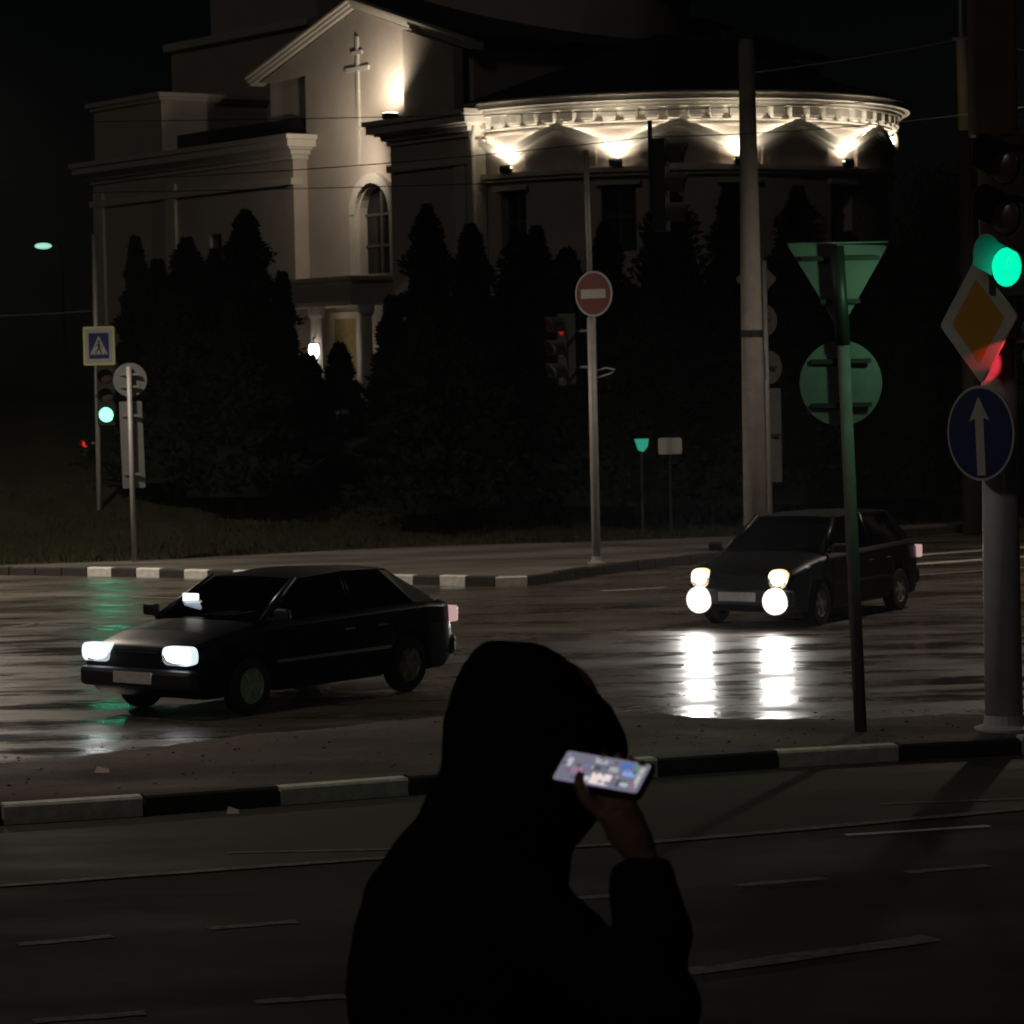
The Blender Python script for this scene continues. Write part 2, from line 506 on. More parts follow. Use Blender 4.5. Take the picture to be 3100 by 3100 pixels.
# lines on the main road
stroke("edge_line", G(0, 1905), G(110, 1888), 0.12, 0.005, M_line, MR)
stroke("edge_line", G(110, 1888), G(420, 1905), 0.10, 0.005, M_line, MR)
stroke("edge_line", G(-300, 1792), G(560, 1812), 0.12, 0.005, M_line, MR)
stroke("edge_line", G(1820, 1790), G(2010, 1780), 0.12, 0.005, M_line_b, MR)
for v in (1672, 1700, 1733):
    stroke("crossing_bar", G(2700, v + 14), G(3160, v - 18), 0.36 if v < 1733 else 0.2, 0.006, M_line_b if v < 1733 else M_line, MR)

# grass blades on the lawn
def blades(name, n, region, hmin, hmax, m, label, parent=None):
    V = []; Fc = []
    x = rng.uniform(region[0], region[1], n); d = rng.uniform(0.12, region[2], n) ** 1.0
    y = back_y(x) + d; z = terrain_z(x, y)
    h = rng.uniform(hmin, hmax, n); a = rng.uniform(0, 6.283, n); wd = rng.uniform(0.008, 0.02, n)
    lx = rng.normal(0, 0.4, n) * h; ly = rng.normal(0, 0.4, n) * h
    ca, sa = np.cos(a) * wd, np.sin(a) * wd
    v = np.stack([np.stack([x - ca, y - sa, z - .02], 1), np.stack([x + ca, y + sa, z - .02], 1), np.stack([x + lx, y + ly, z + h], 1)], 1).reshape(-1, 3)
    mb = MB(); mb.v = [tuple(p) for p in v.tolist()]; mb.f = [(3 * i, 3 * i + 1, 3 * i + 2) for i in range(n)]
    return mb.build(name, m, parent, kind="stuff", label=label)
blades("grass", 26000, (-15, 15, 10), 0.05, 0.16, M_grass, "short dark grass between far pavement and conifers")

# ================================================================== CHURCH
M_plaster = mat("pale_plaster", (0.43, 0.37, 0.32), 0.85, noise=0.16, nscale=0.9, bump=0.25, bscale=9)
M_trim = mat("white_trim_plaster", (0.52, 0.48, 0.42), 0.8, noise=0.15, nscale=1.4, bump=0.15, bscale=12)
M_roof = mat("dark_roof_metal", (0.022, 0.020, 0.020), 0.6, noise=0.3, nscale=2)
M_pane = mat("dark_window_glass", (0.010, 0.009, 0.009), 0.15)
M_wood = mat("door_wood", (0.30, 0.22, 0.10), 0.6, noise=0.3, nscale=4)
M_frame = mat("window_frame_paint", (0.07, 0.06, 0.05), 0.7)
M_flood = mat("floodlight_lens", (1, 1, 1), 0.3, emit=(1.0, 0.90, 0.66), es=5.0)
COVE = 22.0
M_lantern = mat("lantern_glass", (1, 1, 1), 0.3, emit=(1.0, 0.93, 0.84), es=12.0)

K = P(1420, 400, 81.7); K.z = 2.5
church = thing("church", K, R(-53.13), "pale plaster church with floodlit round apse and cross on its gable", "church")
HX = Matrix(((1, 0, 0, 0), (0, 0, 1, 0), (0, 1, 0, 0), (0, 0, 0, 1)))      # poly (x,z) extruded along y
def part(name, m, fn, parent=church, smooth=False, bevel=0.0, label=None):
    b = MB(); fn(b); return b.build(name, m, parent, smooth, bevel, label=label)

# left wing with its own front wall split around two narrow windows
win_l = [(-18.4, 0.35), (-13.4, 0.35)]
def wing_l(b):
    edges = [-21.1]
    for cx, hw in win_l: edges += [cx - hw, cx + hw]
    edges += [-8.9]
    for i in range(0, len(edges), 2): b.bbox(edges[i], edges[i + 1], 0, 0.5, -2.5, 7.3)
    for cx, hw in win_l:
        b.bbox(cx - hw, cx + hw, 0, 0.5, -2.5, 3.2); b.bbox(cx - hw, cx + hw, 0, 0.5, 5.3, 7.3)
    b.bbox(-21.1, -8.9, 0.502, 14.4, -2.5, 7.3)
part("wing_wall", M_plaster, wing_l)
for cx, hw in win_l:
    wn = part("window", M_pane, lambda b: b.bbox(cx - hw, cx + hw, 0.28, 0.30, 3.2, 5.3))
    part("window_frame", M_frame, lambda b: (b.bbox(cx - 0.03, cx + 0.03, 0.22, 0.278, 3.2, 5.3), b.bbox(cx - hw, cx + hw, 0.22, 0.276, 4.5, 4.56)), wn)
    part("window_sill", M_trim, lambda b: b.bbox(cx - hw - .1, cx + hw + .1, -0.1, 0.2, 3.1, 3.197), wn)
part("pilaster", M_trim, lambda b: (b.bbox(-16.3, -15.7, -0.09, -0.002, -2.5, 7.0)))
part("pilaster", M_trim, lambda b: (b.bbox(-20.95, -20.35, -0.09, -0.002, -2.5, 7.0)))
part("wing_wall", M_plaster, lambda b: b.bbox(-3.8, 0, 0, 14.4, -2.5, 7.3))

def cornice(b, x0, x1, y0, y1, z0, steps):
    for (a, c, out) in steps:
        b.bbox(x0 - out, x1 + out, y0 - out, y1 + out, z0 + a, z0 + c)
CS = [(0, .14, .08), (.14, .28, .20), (.28, .34, .34), (.34, .56, .50), (.56, .70, .58)]
part("cornice", M_trim, lambda b: cornice(b, -21.1, -8.9, 0, 14.4, 7.3, CS))
part("cornice", M_trim, lambda b: cornice(b, -3.8, 0, 0, 14.4, 7.3, CS))
part("string_course", M_trim, lambda b: (b.bbox(-21.16, -8.84, -0.12, 0.3, 6.55, 6.75)))
part("string_course", M_trim, lambda b: (b.bbox(-3.86, 0.06, -0.12, 0.3, 6.55, 6.75)))
part("wing_roof", M_roof, lambda b: b.prism([(-21.3, 8.0), (-8.7, 8.0), (-9.5, 8.6), (-20, 8.6)], 0.6, 14, HX))
part("wing_roof", M_roof, lambda b: b.bbox(-4.0, 0.2, -0.2, 14.5, 8.0, 8.06))
# attic block on the left wing
part("attic_wall", M_plaster, lambda b: b.bbox(-21.0, -16.6, 0.05, 6, 8.0, 9.7))
part("attic_cornice", M_trim, lambda b: (b.bbox(-21.1, -16.5, -.06, 6.1, 9.7, 9.82), b.bbox(-21.2, -16.4, -.16, 6.2, 9.82, 9.95)))
# transept: front wall with the arched window, gable with pediment slopes
wx, whw, wz0, wz1 = -5.35, 0.82, 3.75, 5.5     # window centre, half width, sill, springing
def arch(cx, hw, zs, n=12, a0=0.0, a1=math.pi):
    return [(cx + hw * math.cos(a0 + (a1 - a0) * k / n), zs + hw * math.sin(a0 + (a1 - a0) * k / n)) for k in range(n + 1)]
def tfront(b):
    r = arch(wx, whw, wz1)
    right, left = r[:7], r[6:]
    b.prism([(wx, wz0), (wx + whw, wz0)][1:] + right + [(wx, 9.8), (-3.3, 9.8), (-3.3, wz0)], 0.5, 0.85, HX)
    b.prism([(wx - whw, wz0), (-8.9, wz0), (-8.9, 9.8), (wx, 9.8)] + left, 0.5, 0.85, HX)
    b.bbox(-8.9, -3.3, 0.5, 0.85, -2.5, wz0)
    b.prism([(-11.4, 9.8), (-0.9, 9.8), (-6.15, 11.45)], 0.5, 0.85, HX)
part("transept_wall", M_plaster, tfront)
part("transept_wall", M_plaster, lambda b: (b.bbox(-11.4, -0.9, 0.852, 13.9, -2.5, 9.8), b.prism([(-11.4, 9.802), (-0.9, 9.802), (-6.15, 11.45)], 0.852, 13.9, HX)))
part("pier", M_plaster, lambda b: b.prism([(-0.9, 7.9), (-0.9, 9.8), (-3.3, 10.56), (-3.3, 7.9)], 0.16, 0.498, HX))
def rake(b, x0, z0, x1, z1):
    for off, th, out in ((0.02, .10, .12), (.12, .10, .20), (.22, .07, .28)):
        b.prism([(x0, z0 + off), (x1, z1 + off), (x1, z1 + off + th), (x0, z0 + off + th)], 0.5 - out, 0.9, HX)
part("gable_cornice", M_trim, lambda b: (rake(b, -11.85, 9.72, -6.15, 11.46), ))
part("gable_cornice", M_trim, lambda b: (rake(b, -6.15, 11.46, -0.45, 9.72), ))
part("transept_roof", M_roof, lambda b: (b.prism([(-11.9, 10.0), (-6.15, 11.78), (-0.4, 10.0), (-0.4, 10.12), (-6.15, 11.93), (-11.9, 10.12)], 0.6, 13.9, HX)))
# arched window: pane, frame bars, archivolt, sill
wn = part("window", M_pane, lambda b: b.prism([(wx - whw, wz0), (wx + whw, wz0)] + arch(wx, whw, wz1), 0.76, 0.79, HX), label="tall arched window over the porch")
part("window_frame", M_frame, lambda b: (b.bbox(wx - .04, wx + .04, .70, .757, wz0, wz1 + whw - .02), b.bbox(wx - whw, wx + whw, .70, .755, 4.55, 4.62), b.bbox(wx - whw, wx + whw, .70, .755, 5.45, 5.52)), wn)
def archivolt(b):
    o, i = arch(wx, whw + .34, wz1, 16), arch(wx, whw + .06, wz1, 16)
    for k in range(16): b.prism([o[k], o[k + 1], i[k + 1], i[k]], 0.34, 0.498, HX)
    b.bbox(wx + whw + .06, wx + whw + .34, .36, .498, wz0, wz1 - .003); b.bbox(wx - whw - .34, wx - whw - .06, .36, .498, wz0, wz1 - .003)
part("archivolt", M_trim, archivolt, wn)
part("window_sill", M_trim, lambda b: b.bbox(wx - 1.2, wx + 1.2, .22, .497, wz0 - .16, wz0 - .003), wn)
# relief cross on the gable
cx0, cy0 = -6.05, 0.38
def cross(b):
    b.bbox(cx0 - .055, cx0 + .055, .445, .498, 6.95, 10.66)
    b.bbox(cx0 - .58, cx0 + .58, .435, .490, 9.66, 9.78)
    b.bbox(cx0 - .26, cx0 + .26, .437, .491, 10.14, 10.24)
    b.bbox(cx0 - .14, cx0 + .14, .439, .492, 7.96, 8.05)
part("relief_cross", M_trim, cross)

# floodlight standing on the right wing's roof edge, washing the gable
fl_ = part("floodlight", M_darkmetal, lambda b: (b.bbox(-3.75, -3.5, -.3, .1, 8.06, 8.22)))
part("lamp_lens", M_flood, lambda b: b.bbox(-3.78, -3.5, -.25, .08, 8.223, 8.24), fl_)
light("flood_beam", 'SPOT', (-3.75, -0.45, 8.45), 430, (1.0, 0.87, 0.68), fl_, direction=(-0.5, 0.25, 0.85), size=.12, cone=R(165), blend=.9)
light("flood_beam", 'SPOT', (-4.7, -1.1, 7.3), 230, (1.0, 0.86, 0.68), fl_, direction=(-0.8, 0.5, -0.25), size=.15, cone=R(150), blend=.9)

# ---- apse: half round body facing local +x
AC, AR, RS = (0.02, 6.90), 6.7, 0.955
def arcband(b, r0, r1, z0, z1, a0=-90, a1=90, n=72):
    rings = []
    for k in range(n + 1):
        a = R(a0 + (a1 - a0) * k / n); c, s = math.cos(a), math.sin(a)
        rings.append([(AC[0] + RS * r * c, AC[1] + RS * r * s, z) for r, z in ((r0, z0), (r1, z0), (r1, z1), (r0, z1))])
    b.loft(rings)
LAMP_B = [-80, -51, -22, 9]
WIN_B = [-65.5, -36.5, -6.5, 23.5, 53]
APSE_WIN = LAMP_B + [39, 68]
def apse_wall(b):
    # wall in bays so that windows are real openings
    hw = 4.2
    cur = -90
    for wb in APSE_WIN:
        arcband(b, 6.2, AR, -2.5, 6.2, cur, wb - hw, 8)
        arcband(b, 6.2, AR, -2.5, 4.0, wb - hw, wb + hw, 6)
        arcband(b, 6.2, AR, 5.75, 6.2, wb - hw, wb + hw, 6)
        cur = wb + hw
    arcband(b, 6.2, AR, -2.5, 6.2, cur, 90, 8)
    arcband(b, 6.2, AR, 6.202, 7.4)
part("apse_wall", M_plaster, apse_wall)
for wb in APSE_WIN:
    wn = part("window", M_pane, lambda b: arcband(b, 6.35, 6.40, 4.0, 5.75, wb - 4.2, wb + 4.2, 4))
    part("window_lintel", M_trim, lambda b: arcband(b, 6.69, 6.88, 5.76, 5.90, wb - 5.4, wb + 5.4, 6), wn)
    part("window_frame", M_frame, lambda b: (arcband(b, 6.402, 6.46, 4.0, 5.75, wb - .3, wb + .3, 1), arcband(b, 6.402, 6.455, 4.9, 4.97, wb - 4.2, wb + 4.2, 4)), wn)
part("lamp_ledge", M_trim, lambda b: (arcband(b, 6.69, 6.95, 6.10, 6.24), arcband(b, 6.69, 6.85, 6.0, 6.098)))
def wave(bd):
    best = min(abs(bd - w_) for w_ in WIN_B + [-95, 82])
    t = min(best / 14.7, 1)
    return 6.74 + 0.46 * (0.5 + 0.5 * math.cos(math.pi * t)) ** 1.0 + (0.05 if t < .12 else 0)
def wavy(b):
    n = 160
    for lvl, (dz0, dz1, r1) in enumerate(((0, .09, 7.02), (-.10, -.002, 6.88))):
        rings = []
        for k in range(n + 1):
            bd = -90 + 180 * k / n; a = R(bd); c, s = math.cos(a), math.sin(a); z = wave(bd)
            rings.append([(AC[0] + RS * r * c, AC[1] + RS * r * s, zz) for r, zz in ((6.69, z + dz0), (r1, z + dz0), (r1, z + dz1), (6.69, z + dz1))])
        b.loft(rings)
def wave_lip(b):
    n = 160; rings = []
    for k in range(n + 1):
        bd = -90 + 180 * k / n; a = R(bd); c, s = math.cos(a), math.sin(a); z = wave(bd)
        rings.append([(AC[0] + RS * r_ * c, AC[1] + RS * r_ * s, zz) for r_, zz in ((6.96, z + .092), (7.02, z + .092), (7.00, z + .20), (6.97, z + .20))])
    b.loft(rings)
part("wavy_moulding", M_trim, wavy)
part("moulding_lip", M_trim, wave_lip)
def hood_panel(b, wb):
    rings = []
    for k in range(25):
        bd = wb - 9.5 + 19 * k / 24; a = R(bd); c, s = math.cos(a), math.sin(a); z = wave(bd) - .102
        rings.append([(AC[0] + RS * r_ * c, AC[1] + RS * r_ * s, zz) for r_, zz in ((6.69, 6.242), (6.84, 6.242), (6.84, z), (6.69, z))])
    b.loft(rings)
for wb in WIN_B: part("window_hood", M_plaster, lambda b: hood_panel(b, wb))
def cove(b):
    n = 160; rings = []
    for k in range(n + 1):
        bd = -90 + 180 * k / n; a = R(bd); c, s = math.cos(a), math.sin(a); z = wave(bd)
        rings.append([(AC[0] + RS * r_ * c, AC[1] + RS * r_ * s, zz) for r_, zz in ((6.78, z + .092), (6.88, z + .092), (6.88, z + .100), (6.78, z + .100))])
    b.loft(rings)
part("cove_light_strip", mat("cove_led", (1, 1, 1), .4, emit=(1.0, .90, .73), es=COVE), cove)
part("frieze_moulding", M_trim, lambda b: (arcband(b, 6.69, 6.76, 7.27, 7.33), arcband(b, 6.69, 6.84, 7.42, 7.46)))
part("frieze_wall", M_trim, lambda b: arcband(b, 6.3, 6.76, 7.462, 7.80))
first = None
for k in range(36):
    bd = -87.5 + k * 5.0
    if first is None:
        mbm = MB(); mbm.box((0, 0, 0), (.26, .36, .22)); mbm.box((-.02, 0, -.145), (.2, .30, .068))
        first = mbm.build("modillion", M_trim, church); o = first
    else:
        o = bpy.data.objects.new("modillion", first.data); COL.objects.link(o); o.parent = church
    o.location = (AC[0] + RS * 6.89 * math.cos(R(bd)), AC[1] + RS * 6.89 * math.sin(R(bd)), 7.66)
    o.rotation_euler = (0, 0, R(bd))
part("apse_cornice", M_trim, lambda b: (arcband(b, 6.3, 7.10, 7.78, 7.86), arcband(b, 6.3, 7.20, 7.862, 7.94), arcband(b, 6.3, 7.36, 7.942, 8.10), arcband(b, 6.3, 7.42, 8.102, 8.16)))
def apse_roof(b):
    rings = []
    for k in range(37):
        a = R(-90 + 5 * k); c, s = math.cos(a), math.sin(a)
        rings.append([(AC[0] + RS * r * c, AC[1] + RS * r * s, z) for r, z in ((7.30, 8.162), (7.30, 8.2), (0.3, 10.4), (0.3, 8.162))])
    b.loft(rings)
part("apse_roof", M_roof, apse_roof)
part("corner_pier", M_trim, lambda b: (b.bbox(-.55, -.06, -.14, -.004, -2.5, 6.5), b.bbox(.004, .14, -.1, .45, -2.5, 7.2)))
part("drainpipe", M_trim, lambda b: b.tube([(.22, .1, 8.1), (.22, .1, 7.9), (.2, -.05, 7.2), (.2, -.05, -2.2)], .07))
for bd in LAMP_B:
    a = R(bd); c, s = math.cos(a), math.sin(a)
    L = Vector((AC[0] + RS * 6.90 * c, AC[1] + RS * 6.90 * s, 6.30))
    M4 = Matrix.Translation(L) @ Matrix.Rotation(a, 4, 'Z')
    fo = part("floodlight", M_darkmetal, lambda b: (b.box((0.06, 0, 0), (.16, .34, .11), M4), b.box((.10, 0, .08), (.03, .36, .12), M4)))
    part("lamp_lens", M_flood, lambda b: b.box((0.02, 0, .066), (.10, .30, .02), M4), fo)
    light("flood_beam", 'SPOT', L + Vector((0.06 * c, 0.06 * s, .10)), 45, (1.0, 0.90, 0.72), fo, direction=(-.10 * c, -.10 * s, 1), size=.05, cone=R(160), blend=.8)
    light("flood_beam", 'SPOT', L + Vector((0.45 * c, 0.45 * s, .12)), 170, (1.0, 0.90, 0.72), fo, direction=(-.30 * c, -.30 * s, 1), size=.1, cone=R(140), blend=.9)  # second beam set out in the air, added to light the cornice

# porch with lit door
part("porch_parapet", M_plaster, lambda b: (b.bbox(-8.86, -4.3, -1.1, .497, 2.95, 3.55), b.bbox(-8.87, -4.2, -1.2, .496, 3.552, 3.66), b.bbox(-8.87, -4.2, -1.2, .496, 2.83, 2.948)))
part("porch_column", M_trim, lambda b: (b.lathe([(.24, -2.5), (.24, -.1), (.2, 0), (.17, 2.5), (.24, 2.6), (.26, 2.828)], 14, Matrix.Translation((-4.05, -.8, 0)))))
part("porch_column", M_trim, lambda b: (b.lathe([(.24, -2.5), (.24, -.1), (.2, 0), (.17, 2.5), (.24, 2.6), (.26, 2.828)], 14, Matrix.Translation((-6.62, -.8, 0)))))
dr = part("door", M_wood, lambda b: (b.bbox(-7.50, -6.92, .43, .498, .3, 2.5), b.bbox(-6.90, -6.30, .43, .498, .3, 2.5)))
part("door_frame", M_trim, lambda b: (b.bbox(-7.70, -7.51, .36, .497, .3, 2.7), b.bbox(-6.29, -6.10, .36, .497, .3, 2.7), b.bbox(-7.51, -6.29, .36, .497, 2.51, 2.7)), dr)
part("door_handle", M_darkmetal, lambda b: b.bbox(-6.98, -6.94, .34, .428, 1.2, 1.45), dr)
part("porch_step", M_plaster, lambda b: (b.bbox(-8.8, -4.4, -1.4, .49, -1.5, .28), b.bbox(-8.6, -4.6, -1.9, -1.402, -1.5, .1)))
lx_ = -6.1
lm = part("wall_lantern", M_darkmetal, lambda b: (b.tube([(-6.5, -.95, 1.95), (lx_, -1.25, 1.95), (lx_, -1.25, 1.8)], .025), b.bbox(lx_ - .12, lx_ + .12, -1.37, -1.13, 1.76, 1.8)))
part("lantern_glass", M_lantern, lambda b: b.lathe([(.05, 1.30), (.13, 1.42), (.15, 1.6), (.12, 1.757)], 10, Matrix.Translation((lx_, -1.25, 0))), lm, True)
light("lantern_light", 'POINT', (lx_, -1.45, 1.5), 10, (1.0, .88, .70), lm, size=.12)
light("porch_light", 'POINT', (-6.9, -.4, 2.5), 2.5, (1.0, .82, .52), dr, size=.1)

# tower at the far end and drum behind the gable
part("tower_wall", M_plaster, lambda b: b.bbox(-22.6, -14, 4, 12, 7.0, 12.2))
part("tower_wall", M_plaster, lambda b: b.bbox(-21.6, -15, 5, 11, 12.2, 19))
part("tower_cornice", M_trim, lambda b: (b.bbox(-22.8, -13.8, 3.8, 12.2, 12.0, 12.25),))
part("drum_wall", M_plaster, lambda b: b.lathe([(4.6, 9), (4.6, 12.0), (4.9, 12.1), (4.9, 12.4), (4.6, 12.5), (4.6, 15)], 32, Matrix.Translation((-6.15, 7.2, 0))), smooth='auto')
part("dome", M_roof, lambda b: b.lathe([(5.0, 15), (5.0, 15.2), (4.6, 16.6), (3.4, 18.2), (1.6, 19.3), (.5, 20.2), (.4, 21)], 32, Matrix.Translation((-6.15, 7.2, 0))), smooth='auto')

# ================================================================== TREES
M_con = mat("conifer_needles", (0.006, 0.0085, 0.0045), 0.9, noise=0.5, nscale=2.5, spec=0.1)
M_leaf = mat("dark_leaves", (0.010, 0.012, 0.005), 0.85, noise=0.5, nscale=2, spec=0.15)
M_bark = mat("bark", (0.05, 0.038, 0.028), 0.95, noise=0.4, nscale=9, bump=0.6)
def conifer(u, vtop, Yd, wid, label, group="conifers below the church", n=7500):
    top = P(u, vtop, Yd); g = tz(top.x, Yd); H = top.z - g
    root = thing("conifer_tree", (top.x, Yd, g), random.uniform(0, 6), label, "tree", group)
    MB().tube([(0, 0, -.15), (0.02, 0, H * .4), (0, 0.02, H * .93)], [.11, .07, .012], 7).build("trunk", M_bark, root)
    # boughs in whorls, every bough a spray of small blades
    t = rng.random(n) ** 0.8                       # 0 bottom .. 1 top
    lob = 1 + .22 * np.sin(t * 37 + rng.uniform(0, 6)) + .12 * np.sin(t * 17)
    a = rng.uniform(0, 6.283, n)
    lob *= 1 + .16 * np.sin(a * 5 + t * 9)
    rmax = wid * (1 - t) ** 0.78 * lob + .05
    r = rmax * np.sqrt(rng.uniform(0.12, 1, n))
    z = .12 * H + .88 * H * t
    c = np.stack([r * np.cos(a), r * np.sin(a), z], 1)
    out = np.stack([np.cos(a), np.sin(a), rng.uniform(-.1, .9, n)], 1)
    out += rng.normal(0, .35, (n, 3)); out /= np.linalg.norm(out, axis=1)[:, None]
    L = rng.uniform(.07, .22, n)[:, None] * (0.55 + .45 * (1 - t))[:, None]
    side = np.cross(out, rng.normal(0, 1, (n, 3))); side /= np.linalg.norm(side, axis=1)[:, None]
    wv = side * L * .34
    v = np.stack([c - out * L * .3, c + wv, c + out * L, c - wv], 1).reshape(-1, 3)
    core = MB(); core.loft([[(.74 * wid * (1 - q_) ** .78 * (1 + .14 * math.sin(5 * a_ + 11 * q_)) * math.cos(a_) + .01 * math.cos(a_), .74 * wid * (1 - q_) ** .78 * (1 + .14 * math.sin(5 * a_ + 11 * q_)) * math.sin(a_) + .01 * math.sin(a_), .10 * H + .88 * H * q_) for a_ in [k_ * math.pi / 6 for k_ in range(12)]] for q_ in [j_ / 12 for j_ in range(13)]])
    mb = MB(); mb.v = [tuple(p) for p in v.tolist()]; mb.f = [(4 * i, 4 * i + 1, 4 * i + 2, 4 * i + 3) for i in range(n)]
    mb.add(core.v, core.f)
    mb.build("crown", M_con, root)
    return root
S = 1.6045
cons = [(255, 448, 74, .55, "slim conifer tip before the left wing's first window"), (297, 492, 67, .95, "short conifer beside the pilaster of the left wing"),
        (352, 450, 66, 1.15, "conifer with broad skirt between the two wing windows"), (406, 470, 69, .8, "narrow conifer under the second wing window"),
        (462, 398, 66, 1.35, "tallest pointed conifer before the left wing"), (532, 515, 64, .42, "small conifer at the left wing's corner"),
        (330, 560, 61, 1.6, "low wide conifer in front of the left wing group"), (440, 575, 60, 1.25, "low bushy conifer before the tallest left one"),
        (585, 672, 66, .45, "little conifer before the porch lantern"), (640, 650, 66, .55, "small conifer in front of the lit church door"), (738, 560, 63, .65, "conifer beside the porch towards the apse"),
        (806, 388, 66, 1.25, "tall pointed conifer between porch and apse"), (888, 424, 65, 1.15, "pointed conifer at the drainpipe corner"),
        (978, 436, 66, 1.35, "double-tipped conifer under the first apse lamp"), (1012, 428, 67, .9, "slender conifer tip next to the double one"),
        (1070, 470, 62, 1.5, "broad conifer behind the no-entry post"), (1142, 420, 66, 1.1, "conifer just past the no-entry post"),
        (1262, 345, 64, 1.9, "broad tall conifer in the middle of the apse"), (1376, 352, 67, 1.2, "conifer behind the concrete lamp post"),
        (1506, 352, 65, 1.7, "tall conifer under the last apse lamp"), (1600, 440, 63, 1.6, "conifer behind the triangular sign"),
        (1190, 540, 60, 1.9, "low dark conifer filling the gap before the apse"), (1440, 520, 60, 1.9, "low dark conifer by the lamp post foot"),
        (850, 560, 60, 1.7, "low wide conifer before the corner pair"), (800, 600, 59.5, 1.25, "low conifer right of the stone monument"),
        (1690, 470, 61, 1.9, "dark conifer between triangular sign and signal pole")]
for (x, y, Yd, wd, lb) in cons:
    conifer(x * S, y * S, Yd, wd, lb)

def leaf_tree(u, v, Yd, rad, label, n=9000, squash=1.1, name="broadleaf_tree"):
    c = P(u, v, Yd); g = tz(c.x, Yd)
    root = thing(name, (c.x, Yd, g), 0, label, "tree", "broadleaf trees right of the apse")
    H = c.z - g
    mb = MB(); mb.tube([(0, 0, -.2), (.08, 0, H * .5), (0, .1, H * .8), (0, 0, H + rad * .5)], [.28, .2, .15, .03], 9)
    for k in range(7):
        a = k * 2.4; z0 = H * (.5 + .06 * k)
        mb.tube([(0, 0, z0), (.5 * rad * math.cos(a), .5 * rad * math.sin(a), z0 + .4 * rad), (.85 * rad * math.cos(a), .85 * rad * math.sin(a), z0 + .75 * rad)], [.10, .06, .015], 6)
    mb.build("trunk", M_bark, root)
    cl = rng.normal(0, 1, (38, 3)); cl /= np.linalg.norm(cl, axis=1)[:, None]
    cl *= (rng.uniform(.35, 1, 38) ** .6)[:, None] * np.array([rad, rad, rad * squash]) * .85; cl[:, 2] += H
    idx = rng.integers(0, 38, n)
    p = cl[idx] + rng.normal(0, rad * .17, (n, 3))
    d = rng.normal(0, 1, (n, 3)); d /= np.linalg.norm(d, axis=1)[:, None]
    s = np.cross(d, rng.normal(0, 1, (n, 3))); s /= np.linalg.norm(s, axis=1)[:, None]
    L = rng.uniform(.04, .09, n)[:, None]
    vv = np.stack([p - d * L, p + s * L * .55, p + d * L, p - s * L * .55], 1).reshape(-1, 3)
    mb = MB(); mb.v = [tuple(q) for q in vv.tolist()]; mb.f = [(4 * i, 4 * i + 1, 4 * i + 2, 4 * i + 3) for i in range(n)]
    mb.build("crown", M_leaf, root)
leaf_tree(2850, 850, 68, 1.9, "dark round tree hiding the right end of the apse", 26000, 1.5)
leaf_tree(3010, 820, 67, 2.2, "dark broad tree behind the priority sign", 26000, 1.4)
leaf_tree(2640, 1010, 66, 1.5, "small dark tree behind the round sign back", 18000, 1.2)

# pale stone monument on the slope below the porch
def stone(b, c, r, seed):
    q = np.random.default_rng(seed); o = len(b.v)
    b.sphere(c, r, None, 10, 6)
    for i in range(o, len(b.v)):
        k = 1 + q.uniform(-.12, .12)
        b.v[i] = tuple(c[j] + (b.v[i][j] - c[j]) * k for j in range(3))
M_stone = mat("pale_stone", (0.30, 0.28, 0.25), 0.9, noise=0.3, nscale=4, bump=0.4)
YM = 66.0
mp_ = P(1026, 1350, YM); gz = tz(mp_.x, YM)
mon = thing("stone_monument", (mp_.x, YM, gz), .2, "pale bell-shaped stone monument on the slope below the porch", "monument")
MB().bbox(-.6, .6, -.4, .4, -.1, .28).build("plinth", M_stone, mon, bevel=.03)
MB().lathe([(.40, .28), (.42, .5), (.38, .8), (.30, 1.1), (.17, 1.35), (.08, 1.45), (.06, 1.62), (.02, 1.78)], 14).build("shaft", M_stone, mon, True)
for (u, v, r, lb) in [(968, 1385, .24, "rounded pale boulder left of the stone monument"), (1108, 1375, .27, "rounded pale boulder right of the stone monument"), (1085, 1190, .26, "upright pale stone above the monument")]:
    q = P(u, v, 62.4); b = MB(); stone(b, (0, 0, r * .7), (r, r * .8, r * (1 if v > 1200 else 2)), int(u))
    yy = 65.6 if v > 1200 else 68.5
    q = P(u, v, yy)
    o = b.build("boulder", M_stone, None, True, label=lb, cat="stone", group="stones by the monument"); o.location = (q.x, yy, tz(q.x, yy) - .05)

# ================================================================== POLES, SIGNS, SIGNALS
def plate_matrix(pos, az, tilt=0.0, lean=0.0):
    """x -> right, y -> up, z -> out of the face; az turns the face from the camera side about the vertical."""
    base = Matrix(((1, 0, 0, 0), (0, 0, -1, 0), (0, 1, 0, 0), (0, 0, 0, 1)))
    return Matrix.Translation(pos) @ Matrix.Rotation(az, 4, 'Z') @ base @ Matrix.Rotation(lean, 4, 'Z') @ Matrix.Rotation(tilt, 4, 'X')
def ngon(r, n=32, ry=None): return [(r * math.cos(2 * math.pi * k / n), (ry or r) * math.sin(2 * math.pi * k / n)) for k in range(n)]
def round_poly(pts, r, n=4):
    out = []; m = len(pts)
    for i in range(m):
        p, a, b = Vector(pts[i]), Vector(pts[i - 1]), Vector(pts[(i + 1) % m])
        d1 = (a - p).normalized(); d2 = (b - p).normalized()
        for k in range(n + 1):
            t = k / n
            q = (p + d1 * r) * (1 - t) ** 2 + p * 2 * t * (1 - t) + (p + d2 * r) * t * t
            out.append((q.x, q.y))
    return out
def plate(name, m, poly, z0, z1, M, parent, label=None):
    b = MB(); b.prism(poly, z0, z1, M); return b.build(name, m, parent, label=label)
def base_at(u, v, z): return G(u, v, z)

def brackets(lst, parent):
    for c_, s_b in lst: MB().box(c_, s_b).build("bracket", M_signback, parent)
